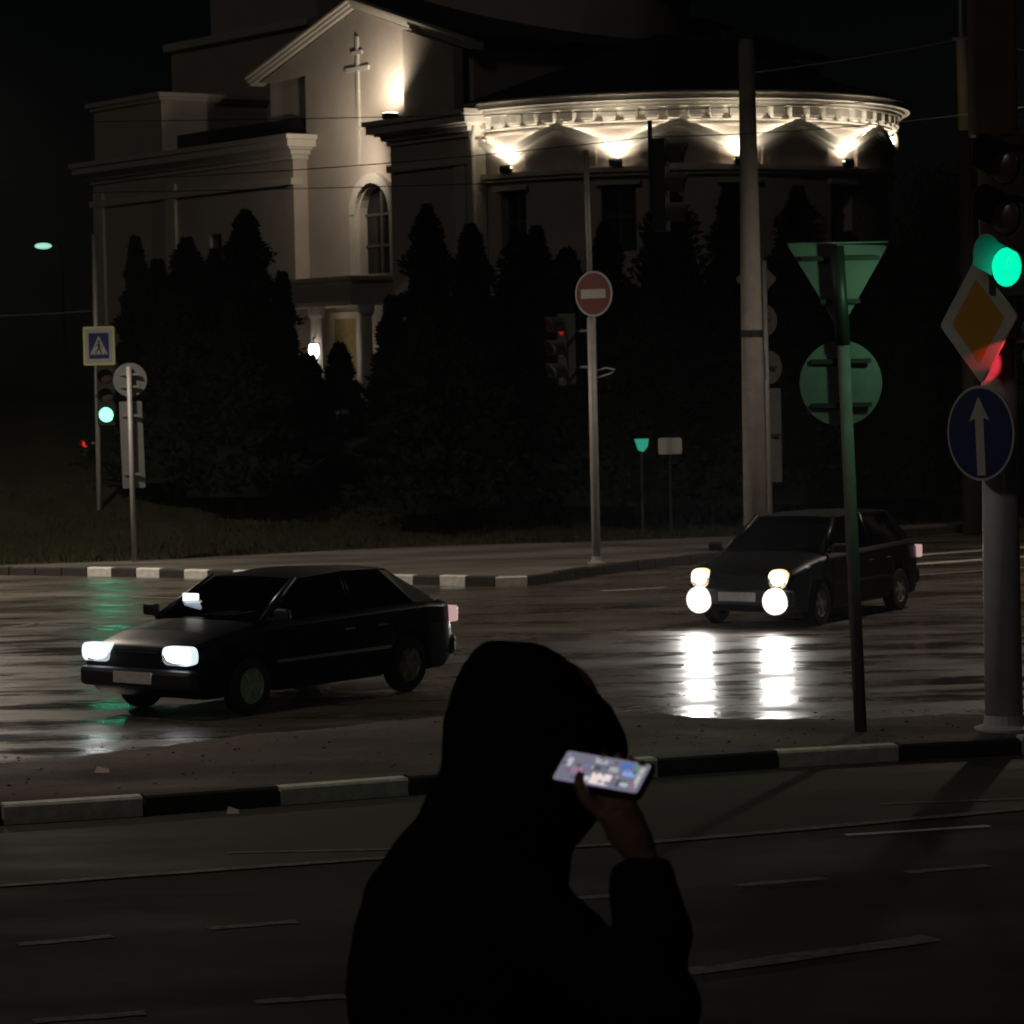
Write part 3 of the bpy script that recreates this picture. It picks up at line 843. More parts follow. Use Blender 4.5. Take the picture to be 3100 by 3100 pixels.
# --- pedestrian crossing sign post, far left
b0 = G(303, 1632, 0.12); b0.z = tz(b0.x, b0.y)
Yp = b0.y; s_ = F_PX / Yp
tp = P(288, 800, Yp)
t = thing("crossing_sign_post", b0, 0, "thin grey post with blue pedestrian crossing sign beside the green signal", "road sign")
MB().tube([(0, 0, -.2), ((tp.x - b0.x) * .5, 0, (tp.z - b0.z) * .5), (tp.x - b0.x, 0, tp.z - b0.z + .6)], .055, 10).build("pole", M_steel, t, True)
c = P(302, 1047, Yp) - b0
Mx = plate_matrix(c + Vector((0, -.09, 0)), R(-12))
sq = lambda a, b_=None: [(-a, -(b_ or a)), (a, -(b_ or a)), (a, (b_ or a)), (-a, (b_ or a))]
pl = plate("sign_plate", M_sborder, round_poly(sq(.335, .39), .04), -.01, .01, Mx, t)
plate("sign_rim", M_swhite, round_poly(sq(.295, .35), .03), .011, .014, Mx, pl)
plate("sign_face", M_sblue, round_poly(sq(.215, .26), .02), .015, .018, Mx, pl)
plate("sign_triangle", M_swhite, [(-.19, -.18), (.19, -.18), (0, .2)], .019, .022, Mx, pl)
def walker(b):
    b.prism(ngon(.028, 12), .023, .026, Mx @ Matrix.Translation((0, .085, 0)))
    for poly in ([(-.025, .05), (.025, .05), (.03, -.05), (-.02, -.05)], [(-.02, -.05), (.02, -.05), (-.06, -.15), (-.09, -.15)], [(0, -.05), (.03, -.05), (.07, -.15), (.04, -.15)], [(.02, .045), (.03, .02), (.08, -.03), (.07, -.045)], [(-.02, .045), (-.025, .02), (-.07, -.02), (-.08, -.005)]):
        b.prism(poly, .023, .0255, Mx)
    for k in range(4): b.prism([(-.15 + .085 * k, -.175), (-.115 + .085 * k, -.175), (-.105 + .085 * k, -.155), (-.14 + .085 * k, -.155)], .0231, .0252, Mx)
b = MB(); walker(b); b.build("walking_figure", M_sblack, pl)
brackets([((c.x, 0, c.z + .2), (.3, .06, .04)), ((c.x, 0, c.z - .2), (.3, .06, .04))], t)

# --- generic vertical signal head
def visor(b, r, L, M, arc=250, n=20, th=.008, turn=0):
    rings = []
    for (rr, z) in ((r, 0), (r, 1), (r - th, 1), (r - th, 0)): pass
    a0 = R(90 - arc / 2 + turn)
    for k in range(n + 1):
        a = a0 + R(arc) * k / n; c_, s_2 = math.cos(a), math.sin(a)
        ln = L * (0.72 + 0.28 * max(0, s_2))
        rings.append([(r * c_, r * s_2, 0), (r * c_, r * s_2, ln), ((r - th) * c_, (r - th) * s_2, ln), ((r - th) * c_, (r - th) * s_2, 0)])
    o = len(b.v); b.loft([[M @ Vector(p) for p in q] for q in rings])
def signal(name, pos, az, size, lit, label, cats="traffic light", group=None, glow=2.0, spot=None, nl=3, lean=0.0, vl=1.0, lens_col=None, beam=None, beamdir=(0, -.12, 1), cone=160, off=.8, cut=False):
    """three-lamp signal; lit: index from the top (0 red, 1 yellow, 2 green) or None"""
    t = thing(name, pos, az, label, cats, group)
    base = Matrix(((1, 0, 0, 0), (0, 0, -1, 0), (0, 1, 0, 0), (0, 0, 0, 1))) @ Matrix.Rotation(lean, 4, 'Z')
    sp = size * 1.28; H = sp * nl + size * .15
    b = MB(); b.prism(round_poly(sq(size * .62, H / 2), size * .12), -size * .55, 0, base)
    b.box((0, 0, -size * .57), (size * .9, H * .92, size * .05), base); b.build("housing", M_blk, t)
    cols = [(1, .03, .02), (1, .5, .02), (.0, .85, .48)]
    for i in range(nl):
        y = (nl - 1) / 2 * sp - i * sp
        Mi = base @ Matrix.Translation((0, y, 0))
        b = MB(); visor(b, size * .52, size * .95 * vl, Mi @ Matrix.Rotation(R(-20 if cut else 0), 4, 'X'), *((165, 20, .008, 32) if cut else ()))
        vo = b.build("visor", mat("lit_visor_plastic", (.42, .42, .42), .7) if (cut and lit == i) else mat("visor_plastic", (.035, .035, .035), .6), t)  # visor of the lit lamp coloured paler to strengthen its green glow
        on = (lit == i)
        ci = i if nl == 3 else (0 if i == 0 else 2)
        col = cols[ci]
        if on: lmat = mat(f"lens_lit_{ci}_{glow}", col, .3, emit=lens_col or col, es=glow)
        else: lmat = mat(f"lens_dark_{ci}", tuple(.04 + .04 * k for k in col), .25)
        b = MB(); b.lathe([(size * .5, .002), (size * .44, size * .05), (size * .25, size * .1), (size * .02, size * .12)], 20, Mi)
        b.build("lens", lmat, vo, True)
        if on and spot:
            light("lamp_light", 'SPOT', (Mi @ Vector((0, 0, size * off))), spot, beam or lens_col or col, vo, direction=(base.to_3x3() @ Vector(beamdir)), size=.08, cone=R(cone), blend=.6)
    return t
# left green signal on the crossing post
gp = P(322, 1238, Yp - .15)
signal("traffic_signal", gp + Vector((0, 0, .27)), R(4), .30, 2, "glowing green traffic signal on the crossing sign post", glow=2.2, spot=22, cone=50, off=.5, lens_col=(.26, 1.0, .55), beam=(.03, 1, .50), beamdir=(0, -.05, 1))
MB().box((-.12, .12, 0), (.2, .05, .05)).build("bracket", M_darkmetal, None).parent = bpy.data.objects["traffic_signal"]
rp = P(258, 1340, Yp + 4)
signal("pedestrian_signal", rp + Vector((0, 0, -.12)), R(-25), .16, 0, "small red pedestrian signal left of the crossing post", "pedestrian light", glow=.6, nl=2)
MB().tube([(.08, .12, .1), (.2, .2, .1), (.2, .2, -3.2)], .04, 8).build("pole", M_steel, bpy.data.objects["pedestrian_signal"])

# --- round sign and long plate seen from behind
b0 = G(407, 1700, 0.12); Yp2 = b0.y
t = thing("sign_post", b0, 0, "post with round sign and long plate seen from behind", "road sign")
top = P(390, 1110, Yp2) - b0
MB().tube([(0, 0, -.1), (top.x, 0, top.z)], .045, 10).build("pole", M_steel, t, True)
c = P(392, 1150, Yp2) - b0
pl = plate("sign_plate", M_signback, ngon(.30, 28, .30), -.008, .008, plate_matrix(c + Vector((0, .07, 0)), R(12)), t)
brackets([((c.x, .03, c.z + .1), (.34, .04, .04)), ((c.x, .03, c.z - .12), (.34, .04, .04))], pl)
c0, c1 = P(396, 1215, Yp2) - b0, P(402, 1478, Yp2) - b0
hh = (c0.z - c1.z) / 2
pl = plate("long_plate", M_signback, round_poly(sq(.20, hh), .03), -.008, .008, plate_matrix((c0 + c1) / 2 + Vector((0, .07, 0)), R(12), lean=R(1)), t)
brackets([(((c0 + c1).x / 2, .03, c0.z - .25), (.3, .04, .04)), (((c0 + c1).x / 2, .03, c1.z + .25), (.3, .04, .04))], pl)

# --- no-entry sign post
b0 = G(1806, 1706, 0.12); Yp3 = b0.y
t = thing("no_entry_post", b0, 0, "pale grey post with red no-entry sign before the apse", "road sign")
m1, m2 = P(1790, 960, Yp3) - b0, P(1773, 455, Yp3) - b0
MB().tube([(0, 0, -.1), (m1.x, 0, m1.z), ], .072, 12).tube([(m1.x, 0, m1.z), (m2.x, 0, m2.z)], .048, 10).build("pole", M_steel, t, True)
MB().lathe([(.16, 0), (.16, .02), (.09, .05), (.08, .12)], 14).build("base_flange", M_steel, t)
c = P(1797, 890, Yp3) - b0
Mx = plate_matrix(c + Vector((0, -.10, 0)), R(-38))
pl = plate("sign_plate", M_swhite, ngon(.375, 36), -.01, .01, Mx, t)
plate("sign_face", M_sred, ngon(.345, 36), .011, .014, Mx, pl)
plate("sign_bar", M_swhite, sq(.25, .075), .015, .018, Mx, pl)
brackets([((c.x, -.04, c.z + .15), (.1, .05, .04)), ((c.x, -.04, c.z - .15), (.1, .05, .04))], pl)
c = P(1830, 1125, Yp3) - b0
MB().tube([(.0, 0, c.z), (.22, -.05, c.z + .06), (.36, -.1, c.z + .03), (.30, -.1, c.z - .03), (0, 0, c.z - .12)], .015, 6).build("hook_bracket", M_steel, t)
gp = P(1702, 1058, Yp3 + .5)
t2 = signal("traffic_signal", gp, R(-68), .30, 0, "unlit-looking traffic signal turned aside beside the no-entry post", glow=.10)
brackets([((.3, .25, .3), (.7, .04, .04)), ((.3, .25, -.3), (.7, .04, .04))], t2)

# --- concrete lamp post
b0 = G(2290, 1672, 0.12); Yp4 = b0.y
t = thing("lamp_post", b0, 0, "thick pale concrete lamp post on the far pavement before the apse", "lamp post")
m1, m2 = P(2276, 1010, Yp4) - b0, P(2259, 120, Yp4) - b0
MB().tube([(0, 0, -.1), (m1.x, 0, m1.z), (m2.x, 0, m2.z)], [.215, .185, .135], 20).build("pole", M_conc, t, True)
MB().lathe([(.30, 0), (.30, .12), (.235, .2)], 18).build("foot_collar", M_conc, t)
MB().tube([(m1.x, 0, m1.z - .06), (m1.x, 0, m1.z + .06)], .2, 18).build("band", M_darkmetal, t)
MB().prism(round_poly([(-.30, -.12), (.30, -.12), (.30, .12), (-.30, .12)], .05), -.06, .10, Matrix.Translation((m2.x - .12, 0, m2.z + .06))).build("lamp_head", M_darkmetal, t)

# --- sign post with several sign backs beside the lamp post
b0 = G(2334, 1640, 0.12); Yp5 = b0.y
t = thing("sign_post", b0, 0, "post with diamond, round and long signs behind the concrete lamp post", "road sign")
top = P(2313, 790, Yp5) - b0
MB().tube([(0, 0, -.1), (top.x, 0, top.z)], .045, 10).build("pole", M_steel, t, True)
def rot45(a, k=1.0): return [(0, -a), (a * k, 0), (0, a), (-a * k, 0)]
def back_plate(name, poly, u, v, az):
    c_ = P(u, v, Yp5) - b0
    pl_ = plate(name, M_signback, poly, -.008, .008, plate_matrix(c_ + Vector((0, .07, 0)), R(az)), t)
    MB().box((c_.x, .03, c_.z), (.26, .04, .05)).build("bracket", M_darkmetal, pl_)
back_plate("diamond_plate", round_poly(rot45(.40), .05), 2290, 845, 14)
back_plate("round_plate", ngon(.30), 2312, 970, 30)
back_plate("round_plate", ngon(.30), 2332, 1112, 40)
back_plate("long_plate", round_poly(sq(.17, .86), .03), 2343, 1318, 30)

# --- yield triangle and round sign from behind, on the median
b0 = G(2607, 2214, 0.13); Yp6 = b0.y
t = thing("sign_post", b0, 0, "leaning grey post with inverted triangle and round sign backs on the median", "road sign")
top = P(2532, 745, Yp6) - b0
m1 = P(2552, 1010, Yp6) - b0
MB().tube([(0, 0, -.15), (m1.x, 0, m1.z)], .055, 12).build("pole", mat("dull_post_paint", (.15, .14, .135), .85, noise=.3, nscale=6), t, True)
MB().tube([(m1.x, 0, m1.z - .1), (top.x, 0, top.z)], .064, 12).build("dark_upper_post", M_darkmetal, t, True)  # upper post coloured dark so that it shows less green light
tri = [P(2383, 737, Yp6), P(2692, 741, Yp6), P(2547, 1000, Yp6)]
ctr = sum(tri, Vector()) / 3
Mx = plate_matrix(ctr - b0 + Vector((0, .085, 0)), R(2))
pl = plate("triangle_plate", M_signback, round_poly([(p.x - ctr.x, p.z - ctr.z) for p in tri][::-1], .04), -.01, .01, Mx, t)
plate("triangle_rim", M_signback, [(-.44, .27), (.44, .27), (.44, .255), (-.44, .255)], -.04, -.011, Mx, pl)
for v, hw in ((782, .34), (912, .17)):
    c = P(2545, v, Yp6) - b0
    MB().box((c.x, .04, c.z), (hw * 2, .03, .04)).build("bracket", M_darkmetal, pl)
c = P(2549, 1160, Yp6) - b0
pl = plate("round_plate", M_signback, ngon(.36, 40, .37), -.01, .01, plate_matrix(c + Vector((0, .085, 0)), R(4)), t)
for dv in (.19, -.19):
    MB().box((c.x, .04, c.z + dv), (.52, .03, .04)).build("bracket", M_darkmetal, pl)

# --- big pole at the right with signal, priority sign and blue arrow sign
b0 = G(3040, 2212, 0.13); Yp7 = b0.y
t = thing("signal_pole", b0, 0, "thick grey steel pole with the signs on the median's right end", "pole")
top = P(3000, -250, Yp7) - b0
M_polepaint = mat("lavender_grey_paint", (0.60, 0.58, 0.64), 0.55, noise=0.2, nscale=3)
mid = P(3019, 900, Yp7) - b0
MB().tube([(0, 0, -.1), (mid.x, 0, mid.z)], [.165, .15], 24).build("pole", M_polepaint, t, True)
M_poletop = mat("dim_upper_pole", (0.15, 0.095, 0.06), 0.7, noise=0.35, nscale=3)  # dim brown puts the weaker lamp light high up into the colour
MB().tube([(mid.x, 0, mid.z), (top.x, 0, top.z)], [.15, .14], 24).build("upper_pole", M_poletop, t, True)
MB().lathe([(.26, 0), (.26, .03), (.18, .06), (.17, .14)], 20).build("base_flange", M_polepaint, t)
# cabinet-like sleeve above the signal
ct = P(3003, 200, Yp7) - b0
MB().box((ct.x, 0, ct.z + .5), (.385, .30, 2.2)).build("cable_duct", M_poletop, t, bevel=.03)
sg = P(3046, 655, Yp7 - .62)
signal("traffic_signal", sg, R(-52), .33, 2, "big traffic signal with lit green lamp on the thick pole", glow=1.15, spot=42, vl=1.05, lens_col=(0.0, 0.82, 0.44), beam=(.38, 1, .50), beamdir=(-.80, -.34, .58), cone=125, off=1.15, cut=True)
brackets([((0, .28, .35), (.06, .35, .06)), ((0, .28, -.35), (.06, .35, .06))], [o for o in COL.objects if o.name.startswith("traffic_signal")][-1])
# priority road diamond
c = P(2963, 972, Yp7 - .30)
pr = thing("priority_sign", c, 0, "yellow diamond priority road sign with white border on the thick pole", "road sign")
Mx = plate_matrix((0, 0, 0), R(-61), lean=R(3))
pl = plate("sign_plate", M_swhite, round_poly(rot45(.53), .05), -.01, .008, Mx, pr)
plate("sign_face", M_syel, round_poly(rot45(.355), .02), .009, .012, Mx, pl)
brackets([((.06, .12, .1), (.06, .3, .04)), ((.06, .12, -.1), (.06, .3, .04))], pr)
# blue ahead-only disc
c = P(2970, 1311, Yp7 - .30)
ba = thing("arrow_sign", c, 0, "blue round sign with white upward arrow on the thick pole", "road sign")
Mx = plate_matrix((0, 0, 0), R(-55), lean=R(2.5))
pl = plate("sign_plate", M_swhite, ngon(.405, 40), -.01, .008, Mx, ba)
plate("sign_face", M_sblue, ngon(.382, 40), .009, .012, Mx, pl)
plate("arrow", M_swhite, [(-.05, -.36), (.05, -.36), (.05, .13), (.125, .10), (0, .31), (-.125, .10), (-.05, .13)], .013, .016, Mx, pl)
brackets([((.06, .12, .1), (.06, .3, .04)), ((.06, .12, -.1), (.06, .3, .04))], ba)
# pedestrian signal on the far side of the pole: its red light falls on the diamond
pp = P(3150, 1045, Yp7 - 1.35)
pa_ = R(-155)
ps = signal("pedestrian_signal", pp, pa_, .18, 0, "red pedestrian signal on an arm of the thick pole", "pedestrian light", glow=2.0, nl=2)
pc_ = G(3040, 2212, 0.13)
da_ = Matrix.Rotation(-pa_, 4, 'Z') @ Vector((pc_.x - pp.x + .1, pc_.y - pp.y - .1, 0))
MB().tube([(0, .08, .05), (da_.x, da_.y, .05)], .03, 8).build("bracket", M_darkmetal, ps)
dv = (P(3003, 1092, Yp7 - .34) - pp)
light("red_lamp_light", 'SPOT', pp + dv.normalized() * .2 + Vector((0, 0, .1)), 60.0, (1, .05, .07), None, direction=dv + Vector((0, 0, -.1)), size=.02, cone=R(17), blend=.25)

# --- slim mast behind the thick pole, pale above, brown below
b0 = G(2946, 1600, 0.12); Yp8 = b0.y
t = thing("mast", b0, 0, "slim brown mast with pale upper sleeve behind the thick pole", "mast")
a, b_, c = P(2921, 395, Yp8) - b0, P(2909, 118, Yp8) - b0, P(2906, -60, Yp8) - b0
MB().tube([(0, 0, -.1), (a.x, 0, a.z)], [.20, .12], 14).build("pole", mat("brown_mast_paint", (.035, .022, .014), .8, noise=.3), t, True)
MB().tube([(a.x, 0, a.z), (b_.x, 0, b_.z)], [.125, .095], 14).build("upper_sleeve", mat("pale_sleeve", (.60, .50, .32), .6, noise=.2), t, True)
MB().tube([(b_.x, 0, b_.z), (c.x, 0, c.z)], [.05, .03], 8).build("rod", M_steel, t, True)
MB().box((b_.x, 0, b_.z), (.34, .1, .06)).build("cross_clamp", M_steel, t)

# --- suspended signal seen from the side before the apse
Yh = 44.0
h0 = P(1968, 415, Yh)
sg = P(2020, 560, Yh)
t = signal("traffic_signal", sg, R(78), .34, None, "dark traffic signal hanging sideways from a wire before the apse")
rd = (h0 - sg); rm = Matrix.Rotation(-R(78), 4, 'Z')
b = MB(); q0 = rm @ Vector((rd.x, 0, .95)); q1 = rm @ Vector((rd.x, 0, -.4)); q2 = rm @ Vector((0, 0, .45)); 
b.tube([q0, q1], .035, 8); b.tube([rm @ Vector((rd.x, 0, .45)), q2], .03, 6); b.build("hanger_rod", M_darkmetal, t)
# wires
def wire(pts, r, label, m=M_wire, sag=0.15):
    out = []
    for a, b in zip(pts, pts[1:]):
        for k in range(12):
            q = a.lerp(b, k / 12); q.z -= sag * 4 * (k / 12) * (1 - k / 12); out.append(q)
    out.append(pts[-1]); o = out[0].copy()
    ob = MB().tube([p - o for p in out], r, 6).build("overhead_wire", m, None, label=label, cat="wire", group="overhead wires")
    ob.location = o
M_wire2 = mat("bright_wire", (.30, .30, .31), .4, .5)
wire([P(-300, 560, Yh), Vector((h0.x, Yh, h0.z)), P(3500, 260, Yh)], .008, "dark overhead wire carrying the hanging signal")
wire([P(-300, 372, 60), P(3500, 270, 60)], .010, "upper dark wire crossing the gable")
wire([P(-300, 590, 62), P(3500, 470, 62)], .010, "lower dark wire crossing the arched window")
wire([P(2250, 222, Yp8 + 12), P(2909, 118, Yp8)], .016, "pale wire running from the mast towards the church", M_wire2, .05)
wire([P(2909, 118, Yp8), P(3400, 185, Yp8)], .016, "pale wire leaving the mast to the right", M_wire2, .05)
wire([P(-300, 958, Yp + 3), P(292, 940, Yp + 3)], .016, "pale low wire ending at the crossing sign post", M_wire2, .05)

# --- small things in the dark by the conifers
def small_sign(u, v, Yd, wd, hg, m, label, poly=None, cat="sign"):
    c = P(u, v, Yd); g = tz(c.x, Yd)
    t = thing("small_sign", (c.x, Yd, g), 0, label, cat)
    plate("sign_plate", m, poly or round_poly(sq(wd / 2, hg / 2), .05), -.01, .01, plate_matrix((0, -.04, c.z - g), 0), t)
    MB().tube([(0, 0, -.2), (0, 0, c.z - g + hg * .4)], .025, 8).build("post", M_darkmetal, t)
small_sign(2028, 1350, 57.9, .46, .32, M_swhite, "small pale rectangular plate standing before the conifers")
small_sign(1942, 1347, 57.9, .28, .28, mat("teal_reflection", (.02, .3, .22), .4, emit=(.03, .42, .28), es=.55), "small teal glowing shape standing in for a signal reflection, left of the pale plate", [(-.14, .12), (.14, .12), (.12, -.03), (.03, -.14), (-.07, -.1)], "reflection")  # glowing shape added for the teal reflection of a distant signal
# far street lamp with teal-white light, far left, and a tiny far white lamp
def far_lamp(u, v, Yd, wd, col, es, label):
    c = P(u, v, Yd); g = tz(c.x, Yd)
    t = thing("street_lamp", (c.x, Yd, g), 0, label, "street lamp")
    H = c.z - g
    MB().tube([(wd, .3, -.2), (wd, .3, H - .4), (wd * .8, .2, H + .15), (0, 0, H + .1)], .06, 8).build("pole", M_darkmetal, t)
    MB().box((0, 0, H + .08), (wd, .28, .10)).build("lamp_head", M_darkmetal, t, bevel=.03)
    MB().prism(ngon(wd / 2, 20, wd / 5.6), -.06, .06, Matrix.Translation((0, 0, H)) @ plate_matrix((0, -.1, 0), 0)).build("lamp_lens", mat("far_lens" + str(u), (1, 1, 1), .3, emit=col, es=es), t)
far_lamp(132, 745, 118, .66, (.45, .95, .78), .85, "far street lamp glowing teal left of the church")
far_lamp(52, 1338, 90, .18, (1, .98, .95), 1.0, "tiny far white lamp beyond the crossing post")

# --- street lamps lighting the junction (their poles stand beside the view)
M_lamplens = mat("street_lamp_lens", (1, 1, 1), .3, emit=(1, .80, .58), es=6)
def street_lamp(x, y, g, H, arm, energy, label, col=(1.0, .86, .70)):
    t = thing("street_lamp", (x, y, g), 0, label, "street lamp", "tall street lamps of the junction")
    MB().tube([(0, 0, -.1), (0, 0, H * .5), (0, 0, H - .5), (arm[0] * .3, arm[1] * .3, H), (arm[0], arm[1], H + .1)], [.12, .09, .07, .05, .045], 12).build("pole", M_steel, t, True)
    MB().box((arm[0], arm[1], H + .1), (.34, .34, .12)).build("lamp_head", M_darkmetal, t, bevel=.03)
    le = MB().box((arm[0], arm[1], H + .03), (.26, .26, .03)).build("lamp_lens", M_lamplens, t)
    light("street_light", 'SPOT', (arm[0], arm[1], H - .05), energy, col, le, direction=(0, 0, -1), size=.2, cone=R(158), blend=.5)
street_lamp(-12.5, 49.0, .12, 9.5, (2.0, -1.8), 4200, "tall street lamp by the far kerb, left of the crossing post")
street_lamp(11.5, 45.0, .12, 9.5, (-2.0, -1.0), 1500, "tall street lamp beyond the thick signal pole")
street_lamp(-8.5, 24.2, .13, 9.0, (1.5, 0.8), 520, "tall street lamp on the median's far end")

# ================================================================== CARS
M_glass = glass_mat("car_glass", (.30, .31, .33))
M_tyre = mat("tyre_rubber", (.012, .012, .012), .85)
M_rim = mat("wheel_alloy", (.50, .47, .40), .5, .3, noise=.2)
M_chrome = mat("chrome", (.75, .75, .75), .15, 1.0)
M_plate = mat("number_plate", (.55, .53, .50), .5, noise=.3, nscale=14)
M_seat = mat("seat_cloth", (.03, .03, .032), .9)
M_bump = mat("bumper_plastic", (.012, .012, .014), .55)
def lerp_tab(tab, x): return float(np.interp(x, [p[0] for p in tab], [p[1] for p in tab]))
def car(name, loc, rz, p, label):
    t = thing(name, loc, rz, label, "car", "cars on the wet road")
    L, W = p['L'], p['W']; hw = W / 2; xf, xr = p['xf'], p['xr']; paint = p['paint']
    rw, ra = .285, .335
    ztab, wtab = p['ztab'], p['wtab']
    xs_ = np.unique(np.concatenate([np.linspace(-L / 2, L / 2, 40), xf + ra * np.cos(np.linspace(0, math.pi, 15)), xr + ra * np.cos(np.linspace(0, math.pi, 15)), [L / 2 - .02, L / 2 - .06, -L / 2 + .02, -L / 2 + .06]]))
    rings = []
    for x in xs_:
        zb = .20
        e = min(L / 2 - x, x + L / 2)
        if e < .15: zb = .24 + .12 * (1 - e / .15)
        for xw in (xf, xr):
            if abs(x - xw) < ra: zb = max(zb, rw + math.sqrt(ra * ra - (x - xw) ** 2) - .01)
        zt = lerp_tab(ztab, x); w_ = hw * lerp_tab(wtab, x)
        zm = max(zb + .03, .52); zs = max(zt - .05, zm + .03)
        half = [(w_ * .93, zb), (w_ * .985, zb + .02), (w_, zm), (w_ * .985, zs - .02), (w_ * .94, zs + .02), (w_ * .80, zt + .005), (w_ * .4, zt + .025)]
        ring = [(x, y, z) for y, z in half] + [(x, 0, zt + .03)] + [(x, -y, z) for y, z in half[::-1]]
        rings.append(ring)
    b = MB(); b.loft(rings); b.build("body", paint, t, 'auto')
    # cabin
    A, B, C, D = p['A'], p['B'], p['C'], p['D']
    wb, wr = hw * .90, hw * .70
    def pts(y): return None
    rf = MB(); n = 7; rr = []
    for k in range(n):
        y = -1 + 2 * k / (n - 1); cr = .035 * (1 - y * y)
        rr.append([(B[0] + .03 * (1 - y * y), y * wr, B[1] + cr * .6), ((B[0] + C[0]) / 2, y * wr * 1.02, max(B[1], C[1]) + cr + .02), (C[0] - .04 * (1 - y * y), y * wr, C[1] + cr * .6), (C[0], y * wr * .97, C[1] - .035), ((B[0] + C[0]) / 2, y * wr * .98, max(B[1], C[1]) - .02), (B[0], y * wr * .97, B[1] - .035)])
    rf.loft(rr); rf.build("roof", paint, t, 'auto')
    ws = MB(); ws.loft([[(A[0], -wb * .93, A[1]), (A[0] + .06, 0, A[1]), (A[0], wb * .93, A[1]), (A[0] - .02, wb * .93, A[1]), (A[0] - .02, -wb * .93, A[1])], [(B[0] + .0, -wr * .97, B[1]), (B[0] + .045, 0, B[1] + .01), (B[0], wr * .97, B[1]), (B[0] - .02, wr * .97, B[1]), (B[0] - .02, -wr * .97, B[1])]])
    ws.build("windscreen", M_glass, t)
    rg = MB(); rg.loft([[(D[0], -wb * .9, D[1]), (D[0] - .05, 0, D[1]), (D[0], wb * .9, D[1]), (D[0] + .02, wb * .9, D[1]), (D[0] + .02, -wb * .9, D[1])], [(C[0], -wr * .95, C[1]), (C[0] - .04, 0, C[1]), (C[0], wr * .95, C[1]), (C[0] + .02, wr * .95, C[1]), (C[0] + .02, -wr * .95, C[1])]])
    rg.build("rear_window", M_glass, t)
    xm = (A[0] + D[0]) / 2 - .02
    zb_ = lambda x: A[1] + (D[1] - A[1]) * (A[0] - x) / (A[0] - D[0]) - .03
    for sy in (1, -1):
        for (x0b, x0t, x1b, x1t) in ((A[0] - .16, B[0] - .09, xm + .04, xm + .04), (xm - .04, xm - .04, D[0] + .30, C[0] + .06)):
            q = MB(); q.add([(x0b, sy * wb * .985, zb_(x0b)), (x1b, sy * wb * .985, zb_(x1b)), (x1t, sy * wr * .995, B[1] - .03), (x0t, sy * wr * .995, B[1] - .03),
                             (x0b, sy * wb * .97, zb_(x0b)), (x1b, sy * wb * .97, zb_(x1b)), (x1t, sy * wr * .98, B[1] - .03), (x0t, sy * wr * .98, B[1] - .03)],
                            [(0, 1, 2, 3), (7, 6, 5, 4), (0, 4, 5, 1), (1, 5, 6, 2), (2, 6, 7, 3), (3, 7, 4, 0)])
            q.build("side_window", M_glass, t)
        pil = MB()
        pil.tube([(A[0], sy * wb * .96, A[1] - .02), (B[0], sy * wr * .98, B[1] + .005)], [.045, .035], 6)
        pil.build("pillar", paint, t, True)
        pil = MB(); pil.tube([(xm, sy * wb * .985, zb_(xm)), (xm, sy * wr * .995, B[1])], .036, 6); pil.build("pillar", paint, t, True)
        pil = MB(); pil.add([(D[0] + .34, sy * wb * .99, zb_(D[0] + .3)), (D[0] - .02, sy * wb * .94, D[1] - .03), (C[0] - .0, sy * wr * .97, C[1]), (C[0] + .12, sy * wr, C[1]),
                             (D[0] + .34, sy * wb * .93, zb_(D[0] + .3)), (D[0] - .02, sy * wb * .88, D[1] - .03), (C[0] - .0, sy * wr * .91, C[1]), (C[0] + .12, sy * wr * .94, C[1])],
                            [(0, 1, 2, 3), (7, 6, 5, 4), (0, 4, 5, 1), (1, 5, 6, 2), (2, 6, 7, 3), (3, 7, 4, 0)]); pil.build("pillar", paint, t)
        # door with handle, sill seam
        for xa, xb in ((A[0] - .12, xm), (xm - .015, xr + .30)):
            d = MB(); d.box(((xa + xb) / 2, sy * (hw * .999), .56), (xb - xa - .02, .012, .50)); do = d.build("door", paint, t, bevel=.005)
            MB().box((xb + .16, sy * (hw + .015), .74), (.15, .025, .03)).build("handle", p.get('handle', M_bump), do, bevel=.008)
        mi = MB(); mi.box((A[0] - .12, sy * (hw + .09), A[1] + .06), (.09, .19, .12)); mo = mi.build("mirror", M_bump, t, bevel=.03)
        MB().box((A[0] - .10, sy * (hw - .03), A[1] + .02), (.05, .12, .04)).build("mirror_arm", M_bump, mo)
        # wheels
        for xw in (xf, xr):
            Mw = Matrix.Translation((xw, sy * (hw - .095), rw)) @ Matrix.Rotation(R(-90 * sy), 4, 'X')
            root = MB().lathe([(.18, -.085), (.26, -.085), (.285, -.06), (.285, .06), (.26, .085), (.18, .085), (.18, -.085)], 28, Mw, cap=False).build("wheel", M_tyre, t, 'auto')
            b = MB(); b.lathe([(.185, .02), (.185, .07), (.165, .075), (.155, .045), (.05, .055), (.045, .075), (.01, .078)], 24, Mw)
            for k in range(6):
                b.box((.11, 0, .062), (.12, .045, .02), Mw @ Matrix.Rotation(k * math.pi / 3, 4, 'Z'))
            b.build("rim", M_rim, root, 'auto')
    # front end
    xF = L / 2
    MB().box((xF - .03, 0, .40), (.16, W * .93, .20)).build("front_bumper", p['bump'], t, bevel=.05)
    MB().box((-xF + .03, 0, .43), (.16, W * .93, .22)).build("rear_bumper", p['bump'], t, bevel=.05)
    gr = MB().box((xF - .035, 0, .62), (.03, .62, .13)).build("grille", M_bump, t)
    for k in range(3): MB().box((xF - .012, 0, .58 + .04 * k), (.02, .58, .008)).build("grille_bar", M_chrome, gr)
    MB().box((xF + .058, 0, .41), (.012, .52, .112)).build("number_plate", M_plate, t)
    MB().box((-xF - .058, 0, .60), (.012, .52, .112)).build("number_plate", M_plate, t)
